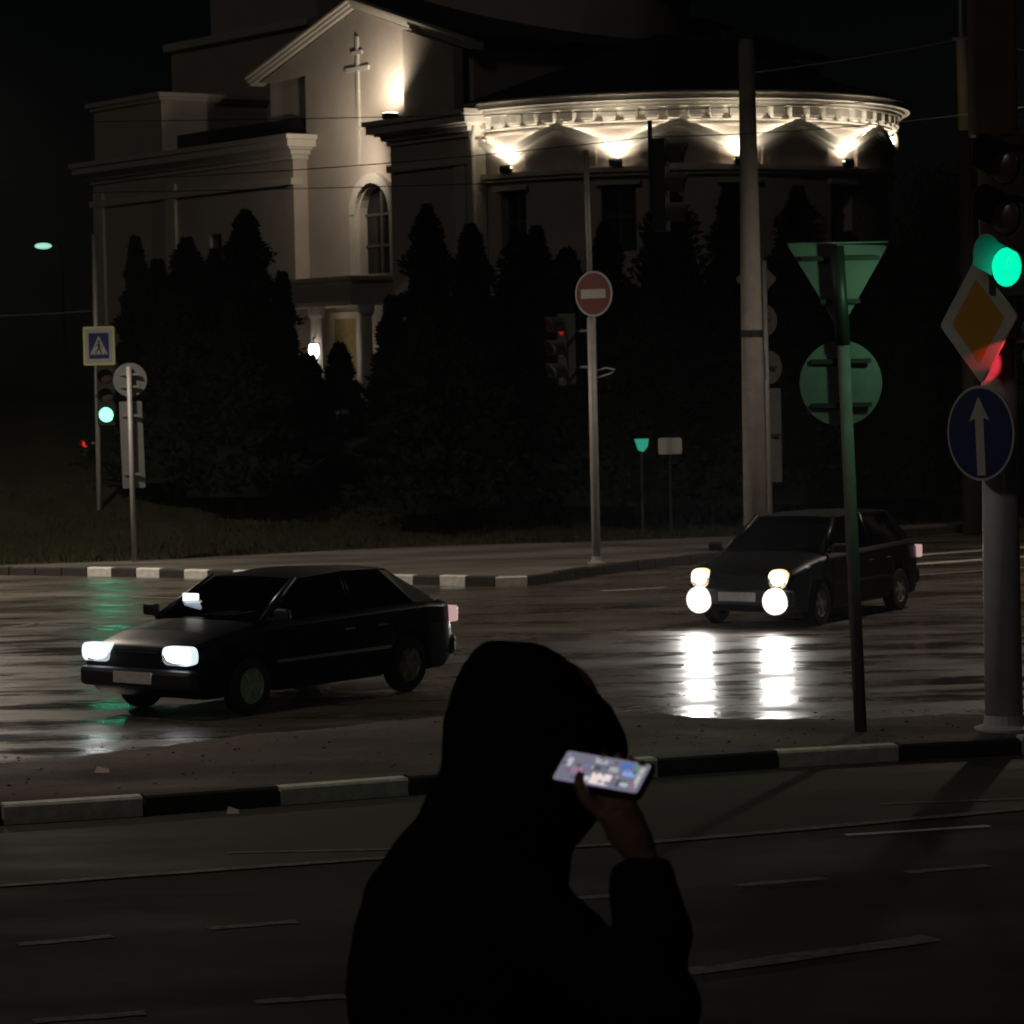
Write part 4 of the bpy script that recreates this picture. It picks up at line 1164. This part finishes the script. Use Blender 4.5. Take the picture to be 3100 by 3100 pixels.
    for sy in (1, -1):
        hl = MB().prism(round_poly([(-p['hv'], -p['hh']), (p['hv'], -p['hh']), (p['hv'], p['hh']), (-p['hv'], p['hh'])], p['hh'] * p['hr'], 8), -.04, .05, Matrix.Translation((xF - .05, sy * (hw - .26), .635)) @ Matrix(((0, 0, 1, 0), (1, 0, 0, 0), (0, 1, 0, 0), (0, 0, 0, 1)))).build("headlight", p['head'], t)
        MB().lathe([(.01, .004), (p['bulb'], 0), (p['bulb'] * .8, .02), (.01, .03)], 18, Matrix.Translation((xF + .002, sy * (hw - .26 - p.get('boff', 0)), .635)) @ Matrix.Rotation(R(90), 4, 'Y') @ Matrix.Diagonal((.8, p.get('bw', 1), 1, 1))).build("reflector", p['core'], hl)
        light("headlight_beam", 'SPOT', (xF + .06, sy * (hw - .25), .64), p['beam'], p['beamcol'], hl, direction=(1, 0, -.045), size=.09, cone=R(p.get('cone', 75)), blend=.8)
        if p.get('fog'):
            MB().lathe([(.01, 0), (p['fogr'], 0), (p['fogr'], .05), (p['fogr'] * .7, .08), (.01, .09)], 20, Matrix.Translation((xF + .03, sy * (hw - .27), .36)) @ Matrix.Rotation(R(90), 4, 'Y')).build("fog_light", p['fog'], t)
            MB().lathe([(.01, .09), (.12, .088), (.1, .1), (.01, .105)], 18, Matrix.Translation((xF + .03, sy * (hw - .27), .36)) @ Matrix.Rotation(R(90), 4, 'Y')).build("fog_core", p['core'], t)
        tl = MB().box((-xF + .03, sy * (hw - .14), .76), (.10, .26, .17)).build("tail_light", p['tail'], t, bevel=.02)
        MB().box((-xF - .022, sy * (hw - .14), .80), (.012, .18, .04)).build("lamp_strip", mat("tail_glow", (.8, .2, .2), .3, emit=(1, .45, .38), es=.8), tl)
    for sy in (1, -1):
        MB().box((0, sy * (hw + .008), .50), (1.75, .014, .035)).build("side_moulding", p.get('handle', M_bump), t)
        MB().tube([(A[0] - .02, sy * .1, A[1] + .035), (A[0] - .10, sy * .1 + .45, A[1] + .085)], .008, 5).build("wiper", M_bump, t)
    # inside
    for sy in (.34, -.34):
        s = MB(); s.box((xm + .05, sy, .95), (.14, .46, .40)); s.box((xm + .0, sy, 1.19), (.10, .24, .14)); s.build("seat", M_seat, t, bevel=.04)
    MB().box((xm - .85, 0, .92), (.14, 1.15, .36)).build("rear_seat", M_seat, t, bevel=.04)
    MB().box((A[0] - .35, 0, A[1] - .05), (.3, 1.2, .08)).build("dashboard", M_seat, t, bevel=.02)
    return t

ztab = [(-1.99, .80), (-1.93, .90), (-1.6, .935), (-1.0, .93), (0.6, .90), (.95, .885), (1.5, .80), (1.86, .715), (1.95, .67), (1.99, .62)]
wtab = [(-1.99, .88), (-1.9, .94), (-1.5, .985), (-.5, 1), (1.0, .995), (1.6, .97), (1.9, .91), (1.99, .85)]
M_paint1 = mat("dark_blue_paint", (.003, .004, .010), .35, coat=.0, spec=.14)
M_head1 = mat("headlight_glow", (1, 1, 1), .2, emit=(.80, .95, 1), es=.95)
M_tail1 = mat("tail_lens", (.35, .06, .06), .25, emit=(1, .62, .58), es=.5)
hd = Vector((-.62, -.785, 0)).normalized(); lf = Vector((-hd.y, hd.x, 0))
FL = G(752, 2163)
loc1 = FL - hd * 1.2 - lf * .74
c1 = car("parked_car" if False else "moving_car", loc1, math.atan2(hd.y, hd.x),
    dict(L=3.98, W=1.64, xf=1.2, xr=-1.2, paint=M_paint1, bump=M_bump, ztab=ztab, wtab=wtab, A=(.98, .90), B=(.30, 1.27), C=(-1.10, 1.29), D=(-1.72, .95),
         head=M_head1, beam=120, beamcol=(.92, .97, 1), tail=M_tail1, handle=M_chrome, hh=.092, hv=.20, hr=.92, bulb=.085, bw=1.9, core=mat("lamp_core", (1, 1, 1), .2, emit=(.96, .98, 1), es=14)), "dark blue hatchback with lit white headlights turning in front of the hooded person")
# glowing panel added behind the windscreen to give a bright white glint
MB().box((.70, -.50, 1.04), (.02, .22, .17)).build("glint_panel", mat("glint_glow", (1, 1, 1), .3, emit=(1, .97, .90), es=1.6), c1, bevel=.008)

M_paint2 = mat("black_paint", (.004, .004, .004), .35, coat=.0, spec=.14)
M_head2 = mat("headlight_warm", (1, 1, 1), .2, emit=(1, .74, .40), es=1.25)
M_fog2 = mat("fog_glow", (1, 1, 1), .2, emit=(1, .97, .88), es=1.3)
ztab2 = [(-1.84, .78), (-1.8, .88), (-1.5, .95), (-.9, .94), (.6, .91), (.9, .90), (1.4, .82), (1.7, .74), (1.8, .69), (1.84, .63)]
wtab2 = [(-1.84, .88), (-1.75, .94), (-1.4, .985), (-.5, 1), (.9, .995), (1.5, .97), (1.75, .91), (1.84, .85)]
hd2 = Vector((-.52, -.854, 0)).normalized(); lf2 = Vector((-hd2.y, hd2.x, 0))
fm = G(2238, 1903)                       # ground under the middle of the front
KX = 1.08
ztab2 = [(a * KX, z) for a, z in ztab2]; wtab2 = [(a * KX, z) for a, z in wtab2]
loc2 = fm - hd2 * 1.84 * KX
c2 = car("moving_car", loc2, math.atan2(hd2.y, hd2.x),
    dict(L=3.68 * KX, W=1.62, xf=1.22, xr=-1.26, paint=M_paint2, bump=M_bump, ztab=ztab2, wtab=wtab2, A=(.99, .91), B=(.32, 1.33), C=(-1.38, 1.34), D=(-1.80, .97),
         head=M_head2, beam=110, beamcol=(1, .97, .92), tail=M_tail1, fog=M_fog2, fogr=.17, cone=120, hh=.125, hv=.13, hr=.98, bulb=.095, core=mat("lamp_core_warm", (1, 1, 1), .2, emit=(1, .97, .92), es=20)), "black car with glaring headlights and fog lights on the wet road")

# ================================================================== HOODED PERSON
ZT = 1.12
M_terr = asphalt("terrace_slab", (.05, .045, .04), .9, .7, .3, .6, 1, .4)
MB().bbox(-9, 9, -6, 8.6, -.12, ZT).build("terrace", M_terr, None, kind="structure", label="raised terrace on which the hooded person stands")
M_jacket = mat("black_jacket", (.011, .0105, .011), .9, noise=.4, nscale=18, bump=.4, bscale=30, spec=.2)
M_skin = mat("skin", (.42, .24, .17), .55, noise=.15, nscale=30)
M_trouser = mat("dark_trousers", (.008, .008, .010), .9, noise=.3, nscale=20)
M_shoe = mat("black_shoes", (.006, .006, .006), .5)
Y0 = 5.0
def Q(u, v, Y=Y0): return P(u, v, Y)
foot = Q(1470, 2500); foot = Vector((foot.x, 5.08, ZT))
person = thing("person", foot, 0, "person in black hooded jacket seen from behind, raising a phone", "person")
def W2L(p): return Vector(p) - foot
def remesh(b, name, m, voxel, smooth_it, parent):
    me = bpy.data.meshes.new("tmp"); me.from_pydata(b.v, [], b.f); me.update()
    tmp = bpy.data.objects.new("tmp", me); COL.objects.link(tmp)
    r = tmp.modifiers.new("r", 'REMESH'); r.mode = 'VOXEL'; r.voxel_size = voxel
    s = tmp.modifiers.new("s", 'SMOOTH'); s.iterations = smooth_it; s.factor = .5
    dg = bpy.context.evaluated_depsgraph_get()
    out = bpy.data.meshes.new_from_object(tmp.evaluated_get(dg))
    bpy.data.objects.remove(tmp); out.name = name
    out.materials.clear(); out.materials.append(m)
    out.polygons.foreach_set("use_smooth", [True] * len(out.polygons))
    o = bpy.data.objects.new(name, out); COL.objects.link(o); o.parent = parent
    return o
def ell_ring(cx, cy, z, rx, ry, n=28): return [(cx + rx * math.cos(2 * math.pi * k / n), cy + ry * math.sin(2 * math.pi * k / n), z) for k in range(n)]
def rows_loft(b, rows, n=28):
    rings = []
    for (v, xl, xr_, ry, dy) in rows:
        a, c = W2L(Q(xl, v)), W2L(Q(xr_, v))
        rings.append(ell_ring((a.x + c.x) / 2, a.y + dy, (a.z + c.z) / 2, (c.x - a.x) / 2, ry, n))
    b.loft(rings)
hs = Vector((.86, .50, 0))                      # facing: to the right and away
# wrist and elbow of the raised right arm
SH, EL, WR = W2L(Q(1480, 2760, 4.88)), W2L(Q(1998, 3060, 4.70)), W2L(Q(1945, 2590, 4.76))
hipz = .90
b = MB()
hc = W2L(Q(1640, 2225)) + Vector((.02, .03, 0))
# head with face: skull, jaw, nose, brow, ears
b.sphere(hc + Vector((0, 0, .02)), (.088, .078, .108), None, 20, 14)
b.sphere(hc + hs * .035 + Vector((0, 0, -.055)), (.062, .058, .07), None, 16, 10)
b.sphere(hc + hs * .098 + Vector((0, 0, -.01)), (.016, .014, .026), None, 10, 8)
b.sphere(hc + hs * .108 + Vector((0, 0, -.028)), (.014, .015, .012), None, 10, 8)
sd_ = Vector((-hs.y, hs.x, 0))
for k in (-1, 1):
    b.sphere(hc + hs * .082 + sd_ * .032 * k + Vector((0, 0, .035)), (.018, .022, .010), None, 10, 8)
    b.sphere(hc + hs * .078 + sd_ * .030 * k + Vector((0, 0, .012)), (.012, .012, .010), None, 10, 8)
    b.sphere(hc + sd_ * .080 * k + Vector((0, 0, -.005)), (.022, .012, .032), None, 10, 8)
b.sphere(hc + hs * .088 + Vector((0, 0, -.062)), (.012, .022, .007), None, 10, 8)
b.sphere(hc + hs * .085 + Vector((0, 0, -.074)), (.013, .020, .008), None, 10, 8)
nb = W2L(Q(1540, 2560)) + Vector((0, .03, 0))
b.tube([hc + Vector((-.02, 0, -.06)), nb], [.055, .062], 14)
ch = Vector((nb.x - .02, nb.y, 1.28)); hp = Vector((.02, 0, hipz))
b.loft([ell_ring(nb.x, nb.y, nb.z - .02, .06, .07), ell_ring(nb.x - .03, nb.y, nb.z - .10, .09, .17), ell_ring(nb.x - .05, .0, 1.18, .11, .16), ell_ring(0, 0, 1.0, .10, .14), ell_ring(0, 0, hipz - .05, .11, .16)])
SHL = Vector((SH.x - .02, .20, SH.z)); ELL = Vector((SHL.x - .03, .26, 1.06)); WRL = Vector((SHL.x + .12, .24, .84))
b.tube([SH, EL], [.048, .040], 12); b.tube([EL, EL.lerp(WR, .35), WR], [.040, .042, .026], 12)
b.tube([SHL, ELL], [.048, .04], 12); b.tube([ELL, ELL.lerp(WRL, .35), WRL], [.04, .042, .026], 12)
for sy in (-.09, .09):
    b.tube([(0, sy, hipz), (.03, sy, .48), (.0, sy, .09)], [.085, .055, .04], 14)
    b.tube([(-.04, sy, .05), (.06, sy, .045), (.17, sy, .03)], [.04, .042, .028], 10)
# --- right hand around the phone
ax = Vector((.138, -.06, -.019)).normalized()
bx_ = Vector((.032, .055, .042)); bx_ = (bx_ - ax * bx_.dot(ax)).normalized()
nz = ax.cross(bx_).normalized()
PC = W2L(Q(1822, 2336, 4.78))
def ph(a, c, n): return PC + ax * a + bx_ * c + nz * n       # a along, c across, n off the screen
palm0, palm1 = WR, ph(.035, -.045, -.030)
b.tube([WR, WR.lerp(palm1, .45), palm1], [.027, .034, .030], 12)
b.sphere(WR.lerp(palm1, .62), (.036, .026, .040), None, 12, 8)
for k, (a, ln) in enumerate(((-.012, .92), (.012, 1.0), (.036, .95), (.058, .78))):
    k0 = palm1 + ax * (a - .03) * .85
    b.tube([k0, ph(a, -.012, -.024), ph(a + .002, .022 * ln, -.022), ph(a + .002, .043 * ln, -.010), ph(a, .040 * ln, .006)], [.0105, .0098, .0092, .0085, .0072], 10)
b.tube([WR.lerp(palm1, .55) - ax * .02, ph(-.008, -.055, -.012), ph(-.022, -.044, .010), ph(-.026, -.024, .013)], [.014, .0125, .0105, .009], 10)
# --- left hand hanging, fingers slightly curled
b.sphere(WRL + Vector((.02, 0, -.05)), (.030, .018, .048), None, 12, 8)
for k in range(4):
    q = WRL + Vector((.045 - .022 * k, 0, -.085)); ln = (.9, 1, .95, .75)[k]
    b.tube([q, q + Vector((.005, -.005, -.035 * ln)), q + Vector((.004, -.020, -.06 * ln)), q + Vector((.0, -.036, -.072 * ln))], [.010, .0095, .0085, .0072], 8)
b.tube([WRL + Vector((.04, 0, -.03)), WRL + Vector((.065, -.012, -.06)), WRL + Vector((.064, -.026, -.085))], [.012, .0105, .0085], 8)
remesh(b, "body", M_skin, .0055, 2, person)

# jacket: torso silhouette, both sleeves
b = MB()
rows_loft(b, [(2360, 1350, 1800, .105, .03), (2430, 1288, 1800, .13, .03), (2500, 1240, 1785, .16, .03), (2580, 1185, 1735, .20, .03), (2680, 1115, 1715, .235, .03),
              (2790, 1068, 1740, .25, .03), (2920, 1050, 1790, .25, .03), (3100, 1046, 1800, .24, .03), (3400, 1060, 1790, .23, .03), (3720, 1060, 1780, .23, .03)])
b.tube([SH + Vector((.0, .03, .05)), SH.lerp(EL, .5), EL + Vector((.0, 0, .0)), EL.lerp(WR, .45), EL.lerp(WR, .97)], [.095, .082, .075, .066, .050], 18)
b.sphere(EL + Vector((-.005, 0, .01)), (.074, .074, .07))
b.tube([SHL + Vector((0, -.02, .04)), SHL.lerp(ELL, .5), ELL, ELL.lerp(WRL, .5), ELL.lerp(WRL, .96)], [.09, .078, .07, .062, .048], 16)
jk = remesh(b, "jacket", M_jacket, .011, 4, person)
tx = bpy.data.textures.new("folds", 'CLOUDS'); tx.noise_scale = .11
dm = jk.modifiers.new("folds", 'DISPLACE'); dm.texture = tx; dm.strength = .028; dm.texture_coords = 'LOCAL'
# hood: shell with the face opening left open
rows = [(1962, 1478, 1510, .012, .03), (1972, 1462, 1590, .045, .03), (1995, 1440, 1655, .075, .03), (2040, 1415, 1722, .105, .03), (2100, 1388, 1780, .125, .03), (2180, 1363, 1842, .138, .03),
        (2250, 1355, 1880, .140, .03), (2300, 1356, 1888, .138, .03), (2350, 1352, 1868, .132, .03), (2420, 1310, 1835, .128, .03), (2500, 1275, 1795, .13, .03), (2560, 1250, 1740, .14, .03)]
n = 36; V = []; Fc = []
for (v, xl, xr_, ry, dy) in rows:
    a, c = W2L(Q(xl, v)), W2L(Q(xr_, v))
    V += ell_ring((a.x + c.x) / 2, a.y + dy, a.z, (c.x - a.x) / 2, ry, n)
for i in range(len(rows) - 1):
    for k in range(n):
        ang = (k + .5) / n * 360
        if 4 <= i <= 8 and 12 < ang < 82: continue
        q0, q1 = i * n + k, i * n + (k + 1) % n
        Fc.append((q0, q1, q1 + n, q0 + n))
Fc.append(tuple(range(n - 1, -1, -1)))
b = MB(); b.v = V; b.f = Fc
ho = b.build("hood", M_jacket, person, True)
sm = ho.modifiers.new("sol", 'SOLIDIFY'); sm.thickness = .012; sm.offset = -1
su = ho.modifiers.new("sub", 'SUBSURF'); su.levels = su.render_levels = 2
dm = ho.modifiers.new("folds", 'DISPLACE'); dm.texture = tx; dm.strength = .016; dm.texture_coords = 'LOCAL'
# trousers and shoes
b = MB()
b.loft([ell_ring(0, 0, 1.0, .125, .17), ell_ring(0, 0, .84, .13, .185), ell_ring(0, 0, .76, .11, .17)])
for sy in (-.095, .095): b.tube([(0, sy, .86), (.03, sy, .48), (.0, sy, .06)], [.105, .075, .068], 16)
remesh(b, "trousers", M_trouser, .014, 3, person)
for sy in (-.095, .095):
    b = MB(); b.sphere((.05, sy, .045), (.145, .052, .05), None, 16, 10); b.box((.05, sy, .012), (.27, .09, .024)); remesh(b, "shoe", M_shoe, .008, 2, person)

# phone held up in the right hand, screen lit
phone = thing("phone", foot + PC, 0, "phone with lit screen and dark red case in the person's raised hand", "phone")
Mp = Matrix(((ax.x, bx_.x, nz.x, 0), (ax.y, bx_.y, nz.y, 0), (ax.z, bx_.z, nz.z, 0), (0, 0, 0, 1)))
b = MB(); b.prism(round_poly(sq(.080, .039), .010), -.0115, -.0008, Mp); b.build("case", mat("dark_red_case", (.10, .006, .012), .4), phone)
b = MB(); b.prism(round_poly(sq(.0735, .0345), .006), -.0008, .0002, Mp); scr = b.build("screen", mat("screen_violet", (.02, .02, .02), .2, emit=(.20, .19, .26), es=.85), phone)
tiles = [(-.060, .010, .010, .020, (.62, .62, .68)), (-.042, -.004, .018, .018, (.42, .24, .34)), (-.008, .022, .022, .010, (.50, .52, .54)), (-.012, .006, .016, .010, (.10, .11, .14)),
         (.004, -.018, .034, .026, (1.1, .92, .88)), (.018, .008, .018, .012, (.45, .45, .5)), (.036, .018, .020, .020, (.10, .22, .62)), (.046, .004, .022, .012, (.28, .48, .98)), (.056, .020, .012, .016, (.16, .32, .28)),
         (.040, -.020, .016, .018, (.10, .11, .13)), (.046, -.022, .014, .010, (.55, .60, .75)), (.064, .000, .008, .050, (.62, .62, .58)), (-.022, -.022, .014, .012, (.75, .74, .74)), (.060, -.022, .010, .014, (.30, .22, .30))]
pal = [(.42, .42, .46), (.20, .21, .25), (.10, .11, .14), (.55, .53, .55), (.34, .28, .40), (.16, .26, .50)]
for gx in range(12):
    for gy in range(4):
        if random.random() < .55:
            tiles.append((-.066 + gx * .012, -.026 + gy * .0165 + random.uniform(-.003, .003), random.uniform(.004, .010), random.uniform(.003, .009), random.choice(pal)))
for i, (a, c, w_, h_, col) in enumerate(tiles):
    b = MB(); b.prism(round_poly([(a - w_ / 2, c - h_ / 2), (a + w_ / 2, c - h_ / 2), (a + w_ / 2, c + h_ / 2), (a - w_ / 2, c + h_ / 2)], .003), .0003 + i * .00004, .0006 + i * .00004, Mp)
    b.build("screen_tile", mat(f"screen_tile_{i}", (.02, .02, .02), .3, emit=col, es=.75), scr)

# fallen leaves and crumbs of soil on the median, stuff nobody counts
nL = 1300
fx = rng.uniform(-9, 9, nL)
lo_ = np.interp(fx, [p.x for p in near_line], [p.y for p in near_line]) + .22
hi_ = np.interp(fx, [p.x for p in medfar_line], [p.y for p in medfar_line]) - .05
fy = lo_ + (hi_ - lo_) * rng.random(nL)
aa = rng.uniform(0, 6.283, nL); ss = rng.uniform(.008, .028, nL); tl_ = rng.uniform(-.5, .9, nL)
cx_, sx_ = np.cos(aa) * ss, np.sin(aa) * ss
z0_ = np.full(nL, .136)
vv = np.stack([np.stack([fx - cx_, fy - sx_, z0_], 1), np.stack([fx + sx_ * .5, fy - cx_ * .5, z0_ + ss * np.abs(tl_)], 1), np.stack([fx + cx_, fy + sx_, z0_ + .004], 1), np.stack([fx - sx_ * .5, fy + cx_ * .5, z0_ + ss * .5 * np.abs(tl_)], 1)], 1).reshape(-1, 3)
b = MB(); b.v = [tuple(q) for q in vv.tolist()]; b.f = [(4 * i, 4 * i + 1, 4 * i + 2, 4 * i + 3) for i in range(nL)]
b.build("leaf_litter", mat("dead_leaves", (.085, .052, .036), .85, noise=.7, nscale=3), med, kind="stuff")
# scraps of litter and clods on the median
for (u, v, wd, col, lb) in [(310, 2338, .12, (.5, .42, .38), "pale scrap of paper on the muddy median"), (706, 2462, .10, (.4, .38, .35), "small pale scrap in the gutter below the median kerb")]:
    z = .135 if v < 2400 else .006
    p0 = G(u, v, z); b = MB(); b.add([(-wd / 2, -.04, .002), (wd / 2, -.05, .004), (wd * .4, .05, .02), (-wd * .4, .04, .05), (-wd / 2, -.04, 0), (wd / 2, -.05, .001), (wd * .4, .05, .016), (-wd * .4, .04, .045)], [(0, 1, 2, 3), (7, 6, 5, 4), (0, 4, 5, 1), (1, 5, 6, 2), (2, 6, 7, 3), (3, 7, 4, 0)])
    o = b.build("litter_scrap", mat("scrap" + str(u), col, .8), None, label=lb, cat="litter"); o.location = p0

# ================================================================== DAMP NIGHT AIR
HAZE = 0.0003
mh = bpy.data.materials.new("damp_air"); mh.use_nodes = True
tn = mh.node_tree
for n_ in list(tn.nodes):
    if n_.type != 'OUTPUT_MATERIAL': tn.nodes.remove(n_)
vol = tn.nodes.new("ShaderNodeVolumePrincipled")
vol.inputs["Color"].default_value = (.92, .94, 1, 1)
vol.inputs["Density"].default_value = HAZE
vol.inputs["Anisotropy"].default_value = 0.75
tn.links.new(vol.outputs[0], [n_ for n_ in tn.nodes if n_.type == 'OUTPUT_MATERIAL'][0].inputs["Volume"])
MB().bbox(-800, 800, -250, 1600, -1.2, 40).build("haze", mh, None, kind="stuff", label="thin damp night air over the whole junction")
